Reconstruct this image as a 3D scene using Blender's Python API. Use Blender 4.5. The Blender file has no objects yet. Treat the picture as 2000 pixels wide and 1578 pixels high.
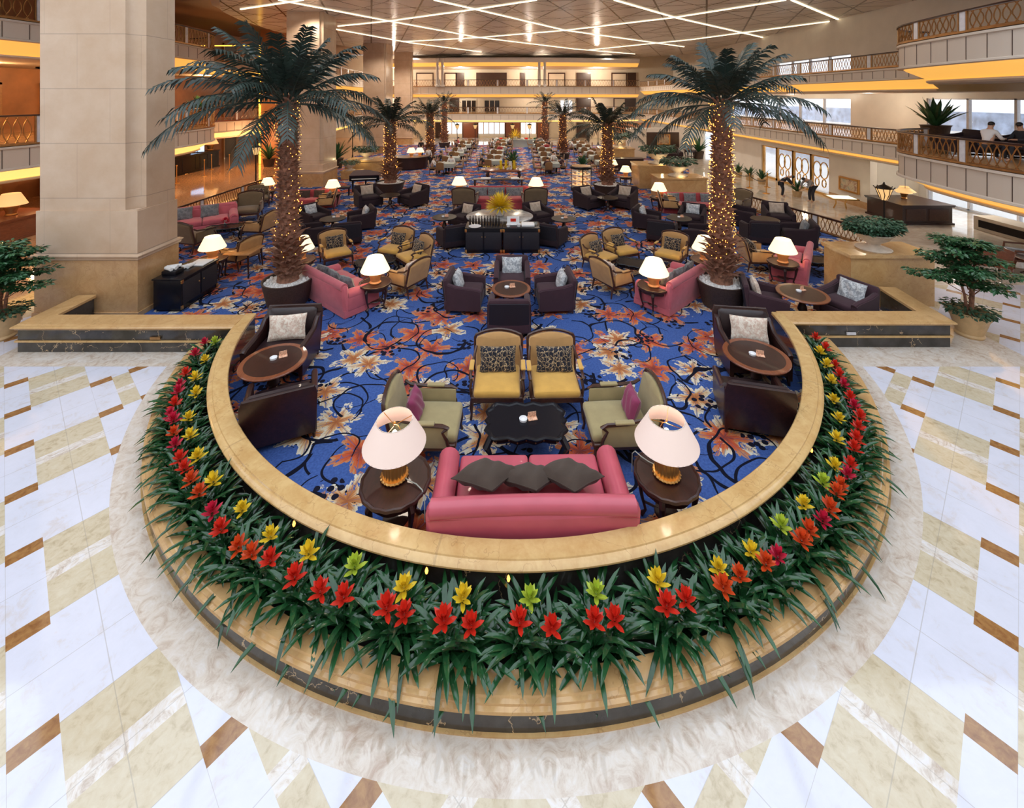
import bpy, math, random
from math import sin, cos, pi, sqrt, radians as R, atan2
from mathutils import Vector, Matrix

S = bpy.context.scene
COL = S.collection
# ---------------------------------------------------------------- camera
H = 5.0
F = 850.0
cd = bpy.data.cameras.new('camera'); cam = bpy.data.objects.new('camera', cd); COL.objects.link(cam)
cam.location = (0, 0, H); cam.rotation_euler = (pi/2, 0, 0)
cd.sensor_width = 36; cd.lens = F/2000*36; cd.shift_y = -(789-190)/2000.0
cd.clip_start = .05; cd.clip_end = 400
S.camera = cam
S.view_settings.view_transform = 'Standard'; S.view_settings.look = 'None'
S.view_settings.exposure = 0.0; S.view_settings.gamma = 1.0; S.view_settings.use_curve_mapping = False
# ---------------------------------------------------------------- world: bright overcast daylight
W = bpy.data.worlds.new('overcast_sky'); S.world = W; W.use_nodes = True
W.node_tree.nodes['Background'].inputs[0].default_value = (.82, .90, 1.0, 1)
W.node_tree.nodes['Background'].inputs[1].default_value = 2.4
S.cycles.max_bounces = 7; S.cycles.diffuse_bounces = 4; S.cycles.glossy_bounces = 3
S.cycles.sample_clamp_indirect = 6.0

def light(kind, name, loc, energy, color=(1, .8, .55), size=.1, spot=None, rot=None, sy=None, parent=None):
    d = bpy.data.lights.new(name, kind); d.energy = energy; d.color = color
    if kind in ('POINT', 'SPOT'): d.shadow_soft_size = size
    if kind == 'SPOT': d.spot_size = R(spot); d.spot_blend = .6
    if kind == 'AREA':
        d.size = size
        if sy: d.shape = 'RECTANGLE'; d.size_y = sy
    o = bpy.data.objects.new(name, d); COL.objects.link(o); o.location = loc
    if rot: o.rotation_euler = rot
    if parent: o.parent = parent
    return o

# added fill spots below the ceiling, brightening the deep hall
ZC = 9.8
for ix in range(4):
    light('SPOT', 'fill_spot', (-11+ix*7.2, 15.5, ZC+.3), 280, (1, .84, .68), .25, 140)
    for iy in range(5):
        light('SPOT', 'fill_spot', (-11+ix*7.2, 23.5+iy*6.3, ZC-.1), (480, 520, 750, 1600, 3000)[iy], (1, .86, .72), .25, 140)
# downlights in the soffits under the galleries
for y in (12, 17, 22, 27, 31): light('POINT', 'soffit_light', (-18.6, y, 1.98), 150, (1, .52, .22), .15)
for y in (12, 17, 22, 29): light('POINT', 'soffit_light', (-20.5, y, 6.2), 220, (1, .55, .22), .15)
for x in (-14, -6, 2, 10): light('POINT', 'soffit_light', (x, 51.3, 2.2), 420, (1, .74, .46), .15)
for x in (-14, -6, 2, 10): light('POINT', 'soffit_light', (x, 51.3, 4.9), 420, (1, .86, .68), .15)
for x in (-14, -6, 2, 10): light('POINT', 'soffit_light', (x, 51.3, 8.2), 420, (1, .86, .68), .15)
for y in (26, 33, 40): light('POINT', 'soffit_light', (17.5, y, 2.1), 130, (1, .8, .55), .15)
light('POINT', 'lobby_fill', (18, 17.6, 2.1), 150, (1, .9, .78), .15)  # added fill without a fixture, lifts the dark wall behind the right desk
for y in (22, 28, 34, 41): light('POINT', 'soffit_light', (18, y, 5.1), 110, (1, .85, .65), .15)

# ---------------------------------------------------------------- pixel helpers: a point of the photograph put on a level z
def P(px, py, z=0.0):
    Y = (H-z)*F/(py-190.0)
    return ((px-1000.0)*Y/F, Y)

# ---------------------------------------------------------------- mesh builder
class MB:
    def __init__(s): s.v = []; s.f = []
    def add(s, vs, fs, M=None):
        b = len(s.v)
        if M is not None: vs = [tuple(M @ Vector(v)) for v in vs]
        s.v += [tuple(v) for v in vs]; s.f += [tuple(i+b for i in f) for f in fs]
        return s
    def box(s, cx, cy, cz, sx, sy, sz, rz=0, M=None):
        h = (sx/2, sy/2, sz/2); c_, s_ = cos(rz), sin(rz); vs = []
        for x in (-1, 1):
            for y in (-1, 1):
                for z in (-1, 1):
                    X, Y = x*h[0], y*h[1]
                    vs.append((cx+X*c_-Y*s_, cy+X*s_+Y*c_, cz+z*h[2]))
        return s.add(vs, [(0, 1, 3, 2), (4, 6, 7, 5), (0, 4, 5, 1), (2, 3, 7, 6), (0, 2, 6, 4), (1, 5, 7, 3)], M)
    def bx(s, x0, x1, y0, y1, z0, z1, M=None):
        return s.box((x0+x1)/2, (y0+y1)/2, (z0+z1)/2, x1-x0, y1-y0, z1-z0, 0, M)
    def rbox(s, cx, cy, cz, sx, sy, sz, r=.03, n=2, M=None, bulge=0.0, rot=None):
        h = Vector((sx/2, sy/2, sz/2)); r = min(r, *(x*.98 for x in h))
        def co(a):
            L = [-a+r*(1-cos(pi/2*i/n)) for i in range(n+1)]
            m = max(1, int(n//2)+1) if bulge else 1
            mid = [(-a+r)+(2*(a-r))*i/(m+1) for i in range(1, m+1)] if bulge else []
            return L+mid+[-x for x in reversed(L)]
        C = [co(h[i]) for i in range(3)]
        T = Matrix.Translation((cx, cy, cz))
        if rot is not None: T = T @ rot
        if M is not None: T = M @ T
        for ax in range(3):
            u, w = (ax+1) % 3, (ax+2) % 3
            for sg in (-1, 1):
                vs = []
                for a in C[u]:
                    for b in C[w]:
                        p = Vector((0, 0, 0)); p[ax] = sg*h[ax]; p[u] = a; p[w] = b
                        q = Vector([max(-(h[i]-r), min(h[i]-r, p[i])) for i in range(3)])
                        d = p-q
                        if d.length > 1e-9: p = q+d.normalized()*r
                        if bulge and ax == 2 and sg > 0:
                            p.z += bulge*(1-(p.x/h.x)**2)*(1-(p.y/h.y)**2)
                        vs.append(p)
                nb = len(C[w]); fs = []
                for i in range(len(C[u])-1):
                    for j in range(nb-1):
                        q = (i*nb+j, (i+1)*nb+j, (i+1)*nb+j+1, i*nb+j+1)
                        fs.append(q if sg > 0 else q[::-1])
                s.add(vs, fs, T)
        return s
    def lathe(s, prof, n=24, cx=0, cy=0, M=None, a0=0, a1=2*pi, flute=None):
        full = abs(a1-a0-2*pi) < 1e-6; m = n if full else n+1; vs = []; fs = []
        for i in range(m):
            a = a0+(a1-a0)*i/n
            k = 1+(flute[1]*(cos(flute[0]*a)) if flute else 0)
            for r, z in prof: vs.append((cx+r*k*cos(a), cy+r*k*sin(a), z))
        L = len(prof)
        for i in range(n):
            i2 = (i+1) % m
            for j in range(L-1): fs.append((i*L+j, i2*L+j, i2*L+j+1, i*L+j+1))
        return s.add(vs, fs, M)
    def cyl(s, cx, cy, z0, z1, r0, r1=None, n=16, M=None):
        r1 = r0 if r1 is None else r1
        return s.lathe([(0, z0), (r0, z0), (r1, z1), (0, z1)], n, cx, cy, M)
    def tube(s, pts, r, n=6, closed=False, M=None, caps=True):
        pts = [Vector(p) for p in pts]; m = len(pts)
        rs = r if isinstance(r, (list, tuple)) else [r]*m
        vs = []; up = None
        for i, p in enumerate(pts):
            a = pts[i-1] if i > 0 else (pts[-1] if closed else p); b = pts[(i+1) % m] if (i < m-1 or closed) else p
            t = (b-a); t = t.normalized() if t.length > 1e-9 else Vector((0, 0, 1))
            if up is None: up = t.orthogonal().normalized()
            up = (up-t*up.dot(t)); up = up.normalized() if up.length > 1e-6 else t.orthogonal().normalized()
            w = t.cross(up)
            for k in range(n):
                q = 2*pi*k/n; vs.append(p+(up*cos(q)+w*sin(q))*rs[i])
        fs = []
        for i in range(m if closed else m-1):
            j = (i+1) % m
            for k in range(n):
                fs.append((i*n+k, i*n+(k+1) % n, j*n+(k+1) % n, j*n+k))
        if caps and not closed: fs.append(tuple(range(n))[::-1]); fs.append(tuple((m-1)*n+k for k in range(n)))
        return s.add(vs, fs, M)
    def prism(s, poly, z0, z1, M=None):
        n = len(poly)
        vs = [(x, y, z0) for x, y in poly]+[(x, y, z1) for x, y in poly]
        return s.add(vs, [tuple(range(n))[::-1], tuple(range(n, 2*n))]+[(i, (i+1) % n, n+(i+1) % n, n+i) for i in range(n)], M)
    def ball(s, c, r, n=10, m=7, M=None):
        r = r if isinstance(r, (tuple, list)) else (r, r, r); vs = []; fs = []
        for i in range(m+1):
            t = pi*i/m
            for k in range(n):
                a = 2*pi*k/n; vs.append((c[0]+r[0]*sin(t)*cos(a), c[1]+r[1]*sin(t)*sin(a), c[2]-r[2]*cos(t)))
        for i in range(m):
            for k in range(n): fs.append((i*n+k, i*n+(k+1) % n, (i+1)*n+(k+1) % n, (i+1)*n+k))
        return s.add(vs, fs, M)
    def octa(s, p, r):
        x, y, z = p
        return s.add([(x+r, y, z), (x, y+r, z), (x-r, y, z), (x, y-r, z), (x, y, z+r), (x, y, z-r)],
                     [(0, 1, 4), (1, 2, 4), (2, 3, 4), (3, 0, 4), (1, 0, 5), (2, 1, 5), (3, 2, 5), (0, 3, 5)])
    def sheet(s, fn, nu, nv, M=None, thick=0):
        vs = [fn(i/nu, j/nv) for i in range(nu+1) for j in range(nv+1)]
        fs = [(i*(nv+1)+j, (i+1)*(nv+1)+j, (i+1)*(nv+1)+j+1, i*(nv+1)+j+1) for i in range(nu) for j in range(nv)]
        return s.add(vs, fs, M)
    def pillow(s, w, h, t, n=9, M=None, pinch=.12):
        for sg in (1, -1):
            def fn(u, v):
                a, b = 2*u-1, 2*v-1
                k = (max(0, 1-a**4)*max(0, 1-b**4))**.55
                sx = 1-pinch*(1-abs(b)**1.5)*(abs(a)**3)*.6; sz = 1-pinch*(1-abs(a)**1.5)*(abs(b)**3)*.6
                wr = .012*sin(9*a+4*b)*k
                return (a*w/2*sx, sg*(t/2*k+wr), b*h/2*sz)
            b0 = len(s.f); s.sheet(fn, n, n, M)
            if sg > 0: s.f[b0:] = [f[::-1] for f in s.f[b0:]]
        return s
    def build(s, name, mat, parent=None, smooth=True, ang=38, loc=None, rz=0):
        me = bpy.data.meshes.new(name); me.from_pydata(s.v, [], s.f); me.materials.append(mat)
        if smooth:
            me.polygons.foreach_set('use_smooth', [True]*len(me.polygons))
            me.update()
            try: me.set_sharp_from_angle(angle=R(ang))
            except Exception: pass
        o = bpy.data.objects.new(name, me); COL.objects.link(o)
        if parent: o.parent = parent
        if loc: o.location = loc
        if rz: o.rotation_euler.z = rz
        return o

def tag(o, label=None, cat=None, group=None, kind=None):
    if label: o['label'] = label
    if cat: o['category'] = cat
    if group: o['group'] = group
    if kind: o['kind'] = kind
    return o
def thing(name, label, cat, loc=(0, 0, 0), rz=0, group=None, sc=1.0):
    o = bpy.data.objects.new(name, None); COL.objects.link(o); o.empty_display_size = .1
    o.location = loc if len(loc) == 3 else (loc[0], loc[1], 0); o.rotation_euler = (0, 0, rz); o.scale = (sc, sc, sc)
    return tag(o, label, cat, group)
KIDS = {}
def kids(o): return [c for c in ALLKIDS(o)]
def ALLKIDS(o):
    if o.name not in KIDS: KIDS[o.name] = list(o.children)
    return KIDS[o.name]
USED = set()
def place(proto, label, loc, rz=0, group=None, sc=None, swap=None, z=0.0):
    """the first call moves the first-built thing itself; later ones copy it with its parts and sub-parts"""
    if proto.name not in USED:
        USED.add(proto.name); ALLKIDS(proto)
        r = proto
    else:
        r = proto.copy(); COL.objects.link(r)
        for ch in ALLKIDS(proto):
            c = ch.copy(); COL.objects.link(c); c.parent = r
            for g in ALLKIDS(ch):
                d = g.copy(); COL.objects.link(d); d.parent = c
    r.location = (loc[0], loc[1], loc[2] if len(loc) == 3 else z); r.rotation_euler = (0, 0, rz)
    if sc: r.scale = (sc,)*3 if not isinstance(sc, (tuple, list)) else sc
    r['label'] = label
    if group: r['group'] = group
    return r
def struct(name, mb, mat, smooth=False, parent=None):
    o = mb.build(name, mat, parent, smooth)
    if not parent: o['kind'] = 'structure'
    return o
def face(fx, fy):
    """rotation that turns a thing built facing -Y so that it faces (fx,fy)"""
    return atan2(fx, -fy)

# ---------------------------------------------------------------- materials
class NW:
    def __init__(s, name):
        s.m = bpy.data.materials.new(name); s.m.use_nodes = True; s.t = s.m.node_tree; s.b = s.t.nodes['Principled BSDF']
    def node(s, ty, ins=None, **kw):
        n = s.t.nodes.new(ty)
        for k, v in kw.items(): setattr(n, k, v)
        for k, v in (ins or {}).items(): s.set(n.inputs[k], v)
        return n
    def set(s, sock, v):
        if isinstance(v, bpy.types.NodeSocket): s.t.links.new(v, sock)
        else: sock.default_value = v
    def m_(s, op, a, b=None, c=None, clamp=False):
        n = s.t.nodes.new('ShaderNodeMath'); n.operation = op; n.use_clamp = clamp
        for i, v in enumerate((a, b, c)):
            if v is not None: s.set(n.inputs[i], v)
        return n.outputs[0]
    def add(s, a, b): return s.m_('ADD', a, b)
    def sub(s, a, b): return s.m_('SUBTRACT', a, b)
    def mul(s, a, b): return s.m_('MULTIPLY', a, b)
    def lt(s, a, b): return s.m_('LESS_THAN', a, b)
    def gt(s, a, b): return s.m_('GREATER_THAN', a, b)
    def mix(s, f, a, b):
        n = s.t.nodes.new('ShaderNodeMix'); n.data_type = 'RGBA'
        s.set(n.inputs[0], f)
        for i, v in ((6, a), (7, b)):
            if isinstance(v, tuple) and len(v) == 3: v = v+(1,)
            s.set(n.inputs[i], v)
        return n.outputs[2]
    def ramp(s, f, stops):
        n = s.t.nodes.new('ShaderNodeValToRGB'); e = n.color_ramp.elements
        while len(e) < len(stops): e.new(.5)
        for i, (p, c) in enumerate(stops): e[i].position = p; e[i].color = c+(1,) if len(c) == 3 else c
        s.set(n.inputs[0], f); return n.outputs[0]
    def pos(s, obj=False):
        if obj: return s.node('ShaderNodeTexCoord').outputs['Object']
        return s.node('ShaderNodeNewGeometry').outputs['Position']
    def xyz(s, v):
        n = s.node('ShaderNodeSeparateXYZ', {0: v}); return n.outputs
    def comb(s, x, y, z=0.0): return s.node('ShaderNodeCombineXYZ', {0: x, 1: y, 2: z}).outputs[0]
    def vm(s, op, a, b=None, out=0, scale=None):
        n = s.t.nodes.new('ShaderNodeVectorMath'); n.operation = op; s.set(n.inputs[0], a)
        if b is not None: s.set(n.inputs[1], b)
        if scale is not None: s.set(n.inputs['Scale'], scale)
        return n.outputs[out]
    def noise(s, v, scale, detail=4, rough=.55, dist=0.0, out=0):
        return s.node('ShaderNodeTexNoise', {'Vector': v, 'Scale': scale, 'Detail': detail, 'Roughness': rough, 'Distortion': dist}).outputs[out]
    def base(s, c): s.set(s.b.inputs['Base Color'], c+(1,) if isinstance(c, tuple) and len(c) == 3 else c); return s
    def pr(s, **kw):
        names = dict(rough='Roughness', metal='Metallic', spec='Specular IOR Level', coat='Coat Weight', crough='Coat Roughness', trans='Transmission Weight', sheen='Sheen Weight', ior='IOR', alpha='Alpha', sub='Subsurface Weight')
        for k, v in kw.items(): s.set(s.b.inputs[names[k]], v)
        return s
    def emit(s, c, st): s.set(s.b.inputs['Emission Color'], c+(1,) if isinstance(c, tuple) else c); s.set(s.b.inputs['Emission Strength'], st); return s
    def bump(s, h, st=.3, d=.01):
        n = s.node('ShaderNodeBump', {'Height': h, 'Strength': st, 'Distance': d}); s.set(s.b.inputs['Normal'], n.outputs[0]); return s

def plain(name, c, rough=.5, metal=0, coat=0, spec=.5, emit=None, es=0, var=0.0, vs=8, sheen=0):
    w = NW(name)
    if var:
        f = w.noise(w.pos(True), vs, 3)
        a = tuple(max(0, x*(1-var)) for x in c); b = tuple(min(1, x*(1+var)) for x in c)
        w.base(w.ramp(f, [(.3, a), (.7, b)]))
    else: w.base(c)
    w.pr(rough=rough, metal=metal, coat=coat, spec=spec, sheen=sheen)
    if emit: w.emit(emit, es)
    return w.m

def wood(name, c1, c2, rough=.3, coat=.3, sc=6):
    w = NW(name); p = w.pos(True)
    x, y, z = w.xyz(p)[:3]
    v = w.comb(w.mul(x, sc), w.mul(y, sc*.25), w.mul(z, sc))
    f = w.noise(v, 3, 5, .6, 1.2)
    w.base(w.ramp(f, [(.3, c1), (.7, c2)])).pr(rough=rough, coat=coat); return w.m

def marble_black():
    w = NW('black_gold_marble'); p = w.pos()
    v = w.vm('ADD', p, w.vm('SCALE', w.noise(p, 1.4, 5, .6, 0, 1), scale=1.3))
    f = w.node('ShaderNodeTexVoronoi', {'Vector': v, 'Scale': 1.5}, feature='DISTANCE_TO_EDGE').outputs[0]
    n = w.noise(p, 2.3, 4)
    vein = w.mul(w.lt(f, .008), w.gt(n, .53))
    base = w.ramp(w.noise(p, 3, 6), [(.35, (.028, .025, .023)), (.7, (.075, .070, .066))])
    w.base(w.mix(vein, base, (.45, .33, .2))).pr(rough=.16, coat=.2); return w.m
def marble_tan(name='honey_marble', a=(.54, .32, .12), b=(.67, .45, .20), rough=.16, joints=None):
    w = NW(name); p = w.pos()
    f = w.noise(p, 3.2, 7, .62, .9); g = w.noise(p, 26, 3)
    c = w.ramp(w.add(w.mul(f, .8), w.mul(g, .2)), [(.33, a), (.62, b)])
    v = w.vm('ADD', p, w.vm('SCALE', w.noise(p, 2, 4, .6, 0, 1), scale=.8))
    e = w.node('ShaderNodeTexVoronoi', {'Vector': v, 'Scale': 2.0}, feature='DISTANCE_TO_EDGE').outputs[0]
    c = w.mix(w.mul(w.lt(e, .008), .4), c, (.36, .2, .08))
    if joints:
        x, y, z = w.xyz(p)[:3]
        ang = w.m_('ARCTAN2', w.sub(y, 9.78), w.sub(x, .05))
        k = w.m_('FRACT', w.mul(ang, joints))
        c = w.mix(w.mul(w.lt(k, .007), .35), c, (.3, .2, .1))
    w.base(c).pr(rough=rough, coat=.1); return w.m

def carpet_mat():
    w = NW('floral_carpet'); p0 = w.pos(); x, y, z = w.xyz(p0)[:3]
    p = w.comb(x, y, 0.0)
    nz = w.noise(p, 1.1, 2, .5, 0, 1)
    pv = w.vm('ADD', p, w.vm('SCALE', w.vm('SUBTRACT', nz, (.5, .5, .5)), scale=.55))
    base = w.ramp(w.noise(p, 30, 2), [(.3, (.038, .080, .26)), (.7, (.064, .128, .38))])
    def flowers(col, off, cell, rad, npet, lob):
        q = w.vm('SCALE', w.vm('ADD', p, off), scale=1/cell)
        vn = w.node('ShaderNodeTexVoronoi', {'Vector': q, 'Scale': 1.0, 'Randomness': .62}, voronoi_dimensions='2D')
        d = w.vm('SUBTRACT', q, vn.outputs['Position'])
        dx, dy = w.xyz(d)[:2]
        cr, cg, cb = w.xyz(vn.outputs['Color'])[:3]
        th = w.add(w.m_('ARCTAN2', dy, dx), w.mul(cr, 6.28)); r = w.vm('LENGTH', d, out=1)
        wob = w.mul(w.sub(w.noise(p, 6, 4, .65), .5), .34)
        cs = w.m_('COSINE', w.mul(th, npet))
        sh = w.add(w.add(rad, w.mul(cs, lob)), w.add(w.mul(w.m_('COSINE', w.mul(th, npet*5)), .022), wob))
        t = w.m_('DIVIDE', r, sh)
        cut = w.mul(w.gt(w.noise(w.vm('ADD', p, off), 7.5, 3, .6, 1.5), .585), w.gt(t, .38))
        inside = w.mul(w.lt(r, sh), w.sub(1.0, cut))
        st = w.noise(w.comb(w.mul(th, 5.0), w.mul(r, 2.5), cr), 3, 3)
        t2 = w.add(t, w.mul(w.sub(st, .5), 1.15))
        red = w.ramp(t2, [(.15, (.20, .04, .03)), (.45, (.50, .085, .035)), (.75, (.52, .14, .05)), (.97, (.46, .24, .13))])
        crm = w.ramp(t2, [(.12, (.34, .11, .035)), (.40, (.50, .21, .075)), (.68, (.62, .46, .28)), (.95, (.64, .60, .50))])
        fc = w.mix(w.gt(cg, .48), red, crm)
        vein = w.lt(w.m_('ABSOLUTE', w.m_('SINE', w.mul(th, npet/2.0))), .07)
        fc = w.mix(w.mul(vein, .7), fc, (.10, .11, .22))
        return w.mix(inside, col, fc)
    def vines(col, off, cell, r0, wd, cut):
        q = w.vm('SCALE', w.vm('ADD', pv, off), scale=1/cell)
        vn = w.node('ShaderNodeTexVoronoi', {'Vector': q, 'Scale': 1.0, 'Randomness': .8}, voronoi_dimensions='2D')
        d = w.vm('SUBTRACT', q, vn.outputs['Position']); dx, dy = w.xyz(d)[:2]
        cr = w.xyz(vn.outputs['Color'])[0]
        th = w.m_('FRACT', w.add(w.m_('DIVIDE', w.m_('ARCTAN2', dy, dx), 6.2832), cr)); r = w.vm('LENGTH', d, out=1)
        rr = w.add(r0, w.mul(th, .16))
        ln = w.lt(w.m_('ABSOLUTE', w.sub(r, rr)), w.add(.003, w.mul(th, wd)))
        return w.mix(w.mul(ln, w.gt(th, cut)), col, (.005, .006, .016))
    c = base
    c = vines(c, (3.1, 7.7, 0), 1.35, .26, .020, .08); c = vines(c, (8.3, 1.9, 0), 1.7, .30, .018, .1)
    c = flowers(c, (.4, .1, 0), 1.0, .31, 5.0, .11)
    c = flowers(c, (5.43, 2.2, 0), 1.2, .24, 6.0, .09)
    c = vines(c, (0, .3, 0), 1.5, .24, .018, .12)
    c = vines(c, (6.2, 4.3, 0), 1.15, .22, .016, .25)
    # clusters of dark berries
    q = w.vm('SCALE', w.vm('ADD', p, (9.0, 1.0, 0)), scale=1/1.3)
    bg = w.node('ShaderNodeTexVoronoi', {'Vector': q, 'Scale': 1.0, 'Randomness': .7}, voronoi_dimensions='2D').outputs[0]
    sm = w.node('ShaderNodeTexVoronoi', {'Vector': p, 'Scale': 8.0, 'Randomness': .6}, voronoi_dimensions='2D').outputs[0]
    c = w.mix(w.mul(w.lt(bg, .15), w.lt(sm, .36)), c, (.008, .008, .02))
    f = w.noise(p, 90, 2)
    w.base(c).pr(rough=.95, spec=.15).bump(f, .5, .01); return w.m

def floor_mat():
    w = NW('polished_marble_floor'); p = w.pos(); x, y, z = w.xyz(p)[:3]
    xm = w.m_('ABSOLUTE', x)
    xm = w.mul(xm, -1.0)
    a0 = R(-40.5); ca, sa = cos(a0), sin(a0)
    A = w.add(w.mul(xm, ca), w.mul(y, sa))          # across the strips
    B = w.add(w.mul(xm, -sa), w.mul(y, ca))         # along the strips
    # origin at a brown tile
    ox, oy = -8.68, 7.62
    A = w.sub(A, ox*ca+oy*sa); B = w.sub(B, -ox*sa+oy*ca)
    per = 1.09
    j1 = w.m_('FLOOR', w.m_('DIVIDE', w.add(B, .14), 1.48)); bp = w.sub(w.add(B, .14), w.mul(j1, 1.48))
    sec = w.gt(bp, .97); bf = w.sub(bp, w.mul(sec, .97)); j = w.add(w.mul(j1, 2.0), sec)
    i = w.m_('FLOOR', w.m_('DIVIDE', A, per)); af = w.sub(A, w.mul(i, per))
    odd = w.gt(w.m_('PINGPONG', w.add(i, j), 1.0), .5)
    n1 = w.noise(p, 2.6, 7, .65, .9); n2 = w.noise(p, 14, 5, .6, .6); n3 = w.noise(p, 5, 6, .7, 2.2)
    white = w.ramp(w.add(w.mul(n1, .6), w.mul(n3, .4)), [(.36, (.64, .60, .62)), (.46, (.68, .69, .79)), (.62, (.71, .72, .83)), (.74, (.68, .63, .65))])
    cream = w.ramp(w.add(w.mul(n1, .4), w.mul(n2, .6)), [(.32, (.44, .35, .22)), (.48, (.60, .51, .36)), (.68, (.66, .59, .45))])
    vein = w.ramp(n3, [(.35, (.52, .42, .34)), (.5, (.72, .66, .60)), (.65, (.76, .74, .76))])
    strip = w.lt(bf, .28)
    wh = w.m_('MAXIMUM', strip, odd)
    mid = w.lt(w.m_('ABSOLUTE', w.sub(af, per*.5)), .085)
    c = w.mix(wh, w.mix(mid, cream, vein), white)
    edge = w.m_('MINIMUM', af, w.sub(per, af))
    br = w.mul(strip, w.lt(edge, .085))
    jn = w.m_('MINIMUM', w.m_('MINIMUM', edge, w.m_('ABSOLUTE', w.sub(af, per*.5))), w.m_('MINIMUM', bf, w.m_('ABSOLUTE', w.sub(bf, .60))))
    c = w.mix(w.mul(w.lt(jn, .0035), .45), c, (.35, .31, .27))
    brc = w.ramp(n2, [(.3, (.24, .10, .035)), (.7, (.42, .22, .08))])
    c = w.mix(br, c, brc)
    # border band round the planter and along the straight walls
    rr = w.vm('LENGTH', w.comb(w.sub(x, .05), w.sub(y, 9.78), 0.0), out=1)
    band = w.lt(rr, 6.68)
    band = w.m_('MAXIMUM', band, w.mul(w.gt(y, 8.08), w.mul(w.lt(w.m_('ABSOLUTE', x), 9.9), w.lt(y, 9.5))))
    bc = w.ramp(w.add(w.mul(n1, .35), w.mul(n3, .65)), [(.34, (.46, .34, .26)), (.5, (.66, .58, .50)), (.66, (.74, .70, .67))])
    c = w.mix(band, c, bc)
    # the left arcade has its own warmer slabs
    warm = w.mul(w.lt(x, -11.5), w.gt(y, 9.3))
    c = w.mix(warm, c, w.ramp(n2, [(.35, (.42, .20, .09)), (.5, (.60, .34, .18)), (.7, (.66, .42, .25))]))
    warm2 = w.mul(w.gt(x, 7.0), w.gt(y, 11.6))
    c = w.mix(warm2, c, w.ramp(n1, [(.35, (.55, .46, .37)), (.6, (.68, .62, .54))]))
    w.base(c).pr(rough=.07, spec=.6, coat=.25); w.set(w.b.inputs['Coat Roughness'], .03); return w.m

def stone_mat(name, a, b, bh=1.25, bw=1.5, rough=.25):
    """limestone slabs with fine joints in courses"""
    w = NW(name); p = w.pos(); x, y, z = w.xyz(p)[:3]
    row = w.m_('FLOOR', w.m_('DIVIDE', w.sub(z, .19), bh)); fz = w.m_('FRACT', w.m_('DIVIDE', w.sub(z, .19), bh))
    h = w.add(x, w.mul(y, 1.0))
    k = w.m_('FRACT', w.add(w.m_('DIVIDE', h, bw), w.mul(row, .5)))
    jn = w.m_('MAXIMUM', w.lt(fz, .012), w.mul(w.lt(k, .008), .5))
    n = w.noise(p, 1.6, 7, .6, .2)
    c = w.ramp(n, [(.3, a), (.7, b)])
    c = w.mix(w.mul(jn, .55), c, (.25, .2, .16))
    w.base(c).pr(rough=rough, coat=.1); return w.m

def fabric(name, c, c2=None, sc=60, rough=.85, sheen=.3, thresh=None, pat=None):
    w = NW(name); p = w.pos(True)
    if pat == 'damask':
        x, y, z = w.xyz(p)[:3]
        p = w.vm('ADD', p, w.vm('SCALE', w.vm('SUBTRACT', w.noise(p, 18, 3, .6, 0, 1), (.5, .5, .5)), scale=.09))
        e = w.node('ShaderNodeTexVoronoi', {'Vector': p, 'Scale': sc, 'Randomness': .55}, feature='DISTANCE_TO_EDGE').outputs[0]
        n = w.noise(p, sc*1.6, 3)
        f = w.m_('MAXIMUM', w.lt(e, .035), w.mul(w.gt(n, .63), w.gt(e, .2)))
        w.base(w.mix(f, c, c2))
    elif c2: w.base(w.ramp(w.noise(p, sc, 3, .6, .8), [(.42, c), (.58, c2)]))
    else: w.base(w.ramp(w.noise(p, 6, 3), [(.3, tuple(v*.85 for v in c)), (.7, c)]))
    w.pr(rough=rough, sheen=sheen, spec=.3).bump(w.noise(p, 220, 2), .25, .004); return w.m

M = {}
M['floor'] = floor_mat(); M['carpet'] = carpet_mat(); M['black_marble'] = marble_black()
M['honey'] = marble_tan(joints=1.75); M['honey2'] = marble_tan('honey_marble_block', (.52, .30, .12), (.63, .40, .18), .2)
M['stone'] = stone_mat('limestone_column', (.58, .41, .28), (.67, .51, .38))
M['plinth'] = marble_tan('honey_marble_plinth', (.48, .27, .12), (.60, .37, .18), .22)
M['mahogany'] = wood('mahogany', (.020, .007, .006), (.045, .013, .010), .36, .12)
M['darkwood'] = wood('dark_frame_wood', (.03, .012, .008), (.075, .026, .016), .35, .15)
M['redwood'] = wood('red_brown_wood', (.16, .045, .02), (.26, .08, .035), .3, .4)
M['lightwood'] = wood('golden_wood', (.36, .17, .06), (.50, .26, .10), .35, .2)
M['black_lacquer'] = plain('black_lacquer', (.008, .008, .012), .25, spec=.3)
M['black_fabric'] = plain('black_weave', (.012, .010, .016), .7, var=.3, vs=40)
M['leather'] = plain('dark_leather', (.022, .010, .012), .38, coat=.1, var=.3)
M['pink'] = plain('rose_leather', (.52, .095, .135), .34, coat=.12, var=.08, vs=3)
M['pink2'] = fabric('rose_fabric', (.55, .12, .15))
M['red'] = fabric('dusky_red_fabric', (.42, .055, .065))
M['plum'] = fabric('plum_velvet', (.055, .024, .034), sheen=.1)
M['plum_d'] = fabric('near_black_plum', (.026, .013, .018), sheen=.05)
M['plum_dk'] = plain('black_plum_panel', (.012, .008, .016), .75)
M['yellow'] = fabric('mustard_velvet', (.66, .37, .08))
M['grey_top'] = plain('grey_veined_glass', (.30, .31, .32), .2, var=.5, vs=3)
M['dchair'] = fabric('worn_tan_fabric', (.26, .14, .06))
M['tan'] = fabric('tan_fabric', (.52, .29, .11))
M['olive'] = fabric('olive_fabric', (.36, .29, .14))
M['olive_dk'] = fabric('brown_olive_fabric', (.16, .11, .06))
M['choc'] = fabric('chocolate_cushion', (.060, .040, .030), sheen=.1)
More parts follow.
